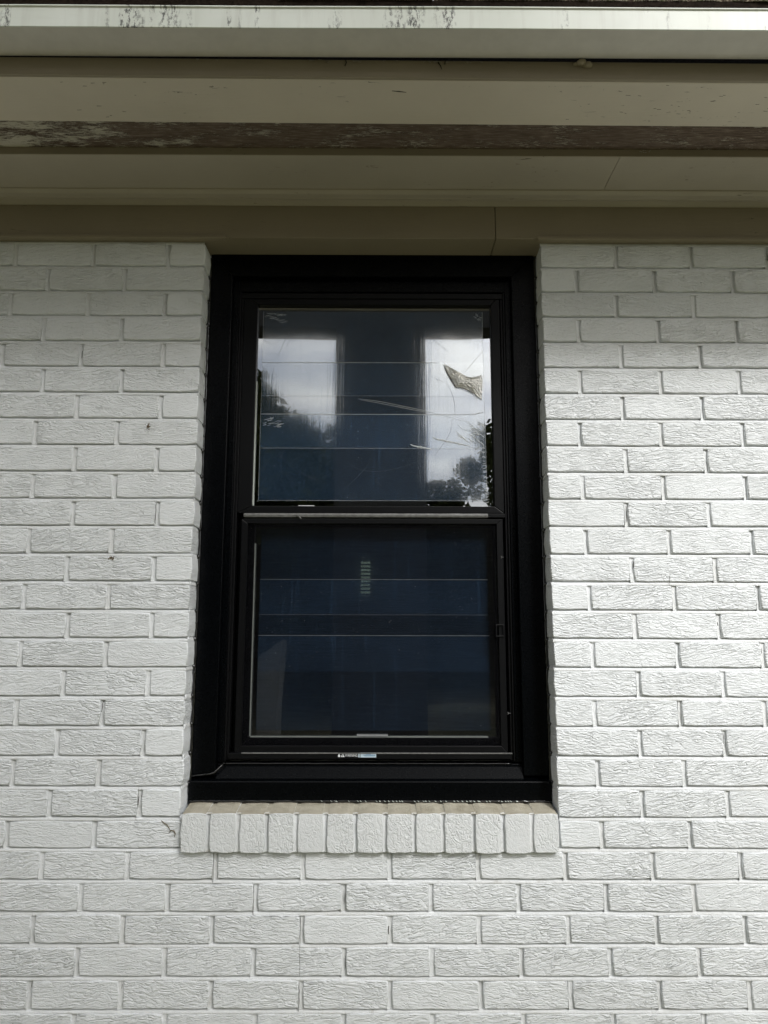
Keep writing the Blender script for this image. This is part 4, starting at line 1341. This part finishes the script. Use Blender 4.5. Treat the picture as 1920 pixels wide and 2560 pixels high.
def tree(name, label, x, y, h, cr_r, nleaf, seed, leaf=0.16, base=0.3, group='trees across the garden', sq=1.0, lean=0.0, ball=None):
    q = random.Random(seed)
    t = root(name, label, 'tree', (x, y, 0), group)
    m = MB()
    m.tube([(0, 0, 0), (0.1, 0.05, h * .25), (lean * .5, 0.1, h * .5), (lean, 0, h * .8)], [0.035 * h, 0.028 * h, 0.02 * h, 0.008 * h], 9)
    cl_ = []
    for i in range(10):
        a = q.uniform(0, 2 * PI); z = h * q.uniform(max(0.3, base), 0.88); rr = cr_r * q.uniform(0.45, 0.95)
        p = (lean * z / h + rr * math.cos(a), rr * math.sin(a) * sq, z + rr * 0.35)
        m.tube([(lean * z / h, 0, z * 0.75), ((p[0]) * .5, p[1] * .5, z * .95), p], [0.010 * h, 0.007 * h, 0.002 * h], 6)
    put('trunk', m.mesh('trunk', MT['bark']), t)
    if ball:
        for i in range(150):
            d = Vector((q.gauss(0, 1), q.gauss(0, 1), q.gauss(0, 1))).normalized() * q.uniform(0.35, 1.0) ** 0.6
            cl_.append((ball[0] + d.x * ball[2], d.y * ball[2] * .8, ball[1] + d.z * ball[3], ball[2] * q.uniform(0.10, 0.2)))
    for i in range(0 if ball else 46):
        zz = q.uniform(base, 1.0)
        w = math.sin(PI * min(0.93, max(0.12, (zz - base) / (1 - base) * 0.85 + 0.1))) ** 0.7
        a = q.uniform(0, 2 * PI); rr = cr_r * w * math.sqrt(q.uniform(0.05, 1))
        cl_.append((lean * zz + rr * math.cos(a), rr * math.sin(a) * sq, h * zz, cr_r * q.uniform(0.16, 0.33)))
    m = MB(); vs, fs = m.v, m.f
    for i in range(nleaf):
        c = cl_[q.randrange(len(cl_))]
        d = Vector((q.gauss(0, 1), q.gauss(0, 1), q.gauss(0, 1))).normalized() * c[3] * q.uniform(0.25, 1.0) ** 0.5
        p = Vector(c[:3]) + d
        a1 = Vector((q.gauss(0, 1), q.gauss(0, 1), q.gauss(0, 1))).normalized()
        a2 = a1.orthogonal().normalized() * leaf * q.uniform(.25, .5); a1 = a1 * leaf * q.uniform(.5, 1.0)
        k = len(vs)
        vs.extend([tuple(p - a1), tuple(p + a2), tuple(p + a1), tuple(p - a2)])
        fs.append((k, k + 1, k + 2, k + 3)); m.mi.append(0); m.sm.append(False)
    put('crown', m.mesh('crown', MT['leaf'], fix=False), t)
    return t
tree('garden_tree', 'tall dense tree mirrored as a dark slope in the upper pane’s left side', -4.2, -10.0, 6.0, 3.2, 75000, 1, 0.12, 0.05, ball=(0.0, 3.05, 3.2, 3.15))
tree('garden_tree', 'loose tree mirrored at the upper pane’s right edge', 3.1, -10.5, 5.4, 1.5, 20000, 2, 0.095, 0.1, ball=(0, 3.6, 1.8, 2.1))
tree('garden_tree', 'low round tree mirrored right of the dark pillar in the upper pane', 0.15, -12.5, 4.4, 1.6, 32000, 3, 0.11, 0.05, ball=(0, 2.7, 1.9, 1.9))
tree('garden_tree', 'bushy tree hidden behind the dark pillar in the mirrored view', -1.2, -14.0, 5.2, 3.0, 7000, 4, 0.22, 0.05)
tree('garden_tree', 'far bushy tree mirrored beyond the low round tree', 6.5, -16.0, 6.5, 3.4, 7000, 6, 0.24, 0.05)
tree('garden_tree', 'far broad tree left of the mirrored dark slope', -9.0, -14.0, 9.0, 4.5, 8000, 7, 0.26, 0.05)
hd = root('garden_hedge', 'long dark hedge across the garden, mirrored in the lower pane', 'hedge', (0, -17.5, 0))
m = MB(); q = random.Random(77)
m.box(-16, 16, -0.6, 0.6, 0, 2.9)
put('opaque_core', m.mesh('opaque_core', MT['leaf']), hd)  # solid box added inside the hedge to keep bright gaps out
m = MB()
for i in range(15000):
    p = Vector((q.uniform(-16.3, 16.3), q.gauss(0.55, 0.25), 3.3 * q.random() ** 0.8 + 0.35 * math.sin(q.random() * 3)))
    p.z += 0.35 * noise.noise((p.x * 0.8, 0, 0))
    a1 = Vector((q.gauss(0, 1), q.gauss(0, 1), q.gauss(0, 1))).normalized(); a2 = a1.orthogonal().normalized() * 0.09; a1 = a1 * 0.2
    k = len(m.v); m.v.extend([tuple(p - a1), tuple(p + a2), tuple(p + a1), tuple(p - a2)])
    m.f.append((k, k + 1, k + 2, k + 3)); m.mi.append(0); m.sm.append(False)
put('foliage', m.mesh('foliage', MT['leaf'], fix=False), hd)
# unseen near tree, added so its thin crown dims the sun on the left part of the wall
tree('added_shade_tree', 'added unseen tall thin-leaved tree out to the right, dimming the sun on the wall', 2.0, -5.6, 9.4, 2.1, 1650, 8, 0.13, 0.66, group='added shade trees', lean=-1.0)
print('bricks', nb)
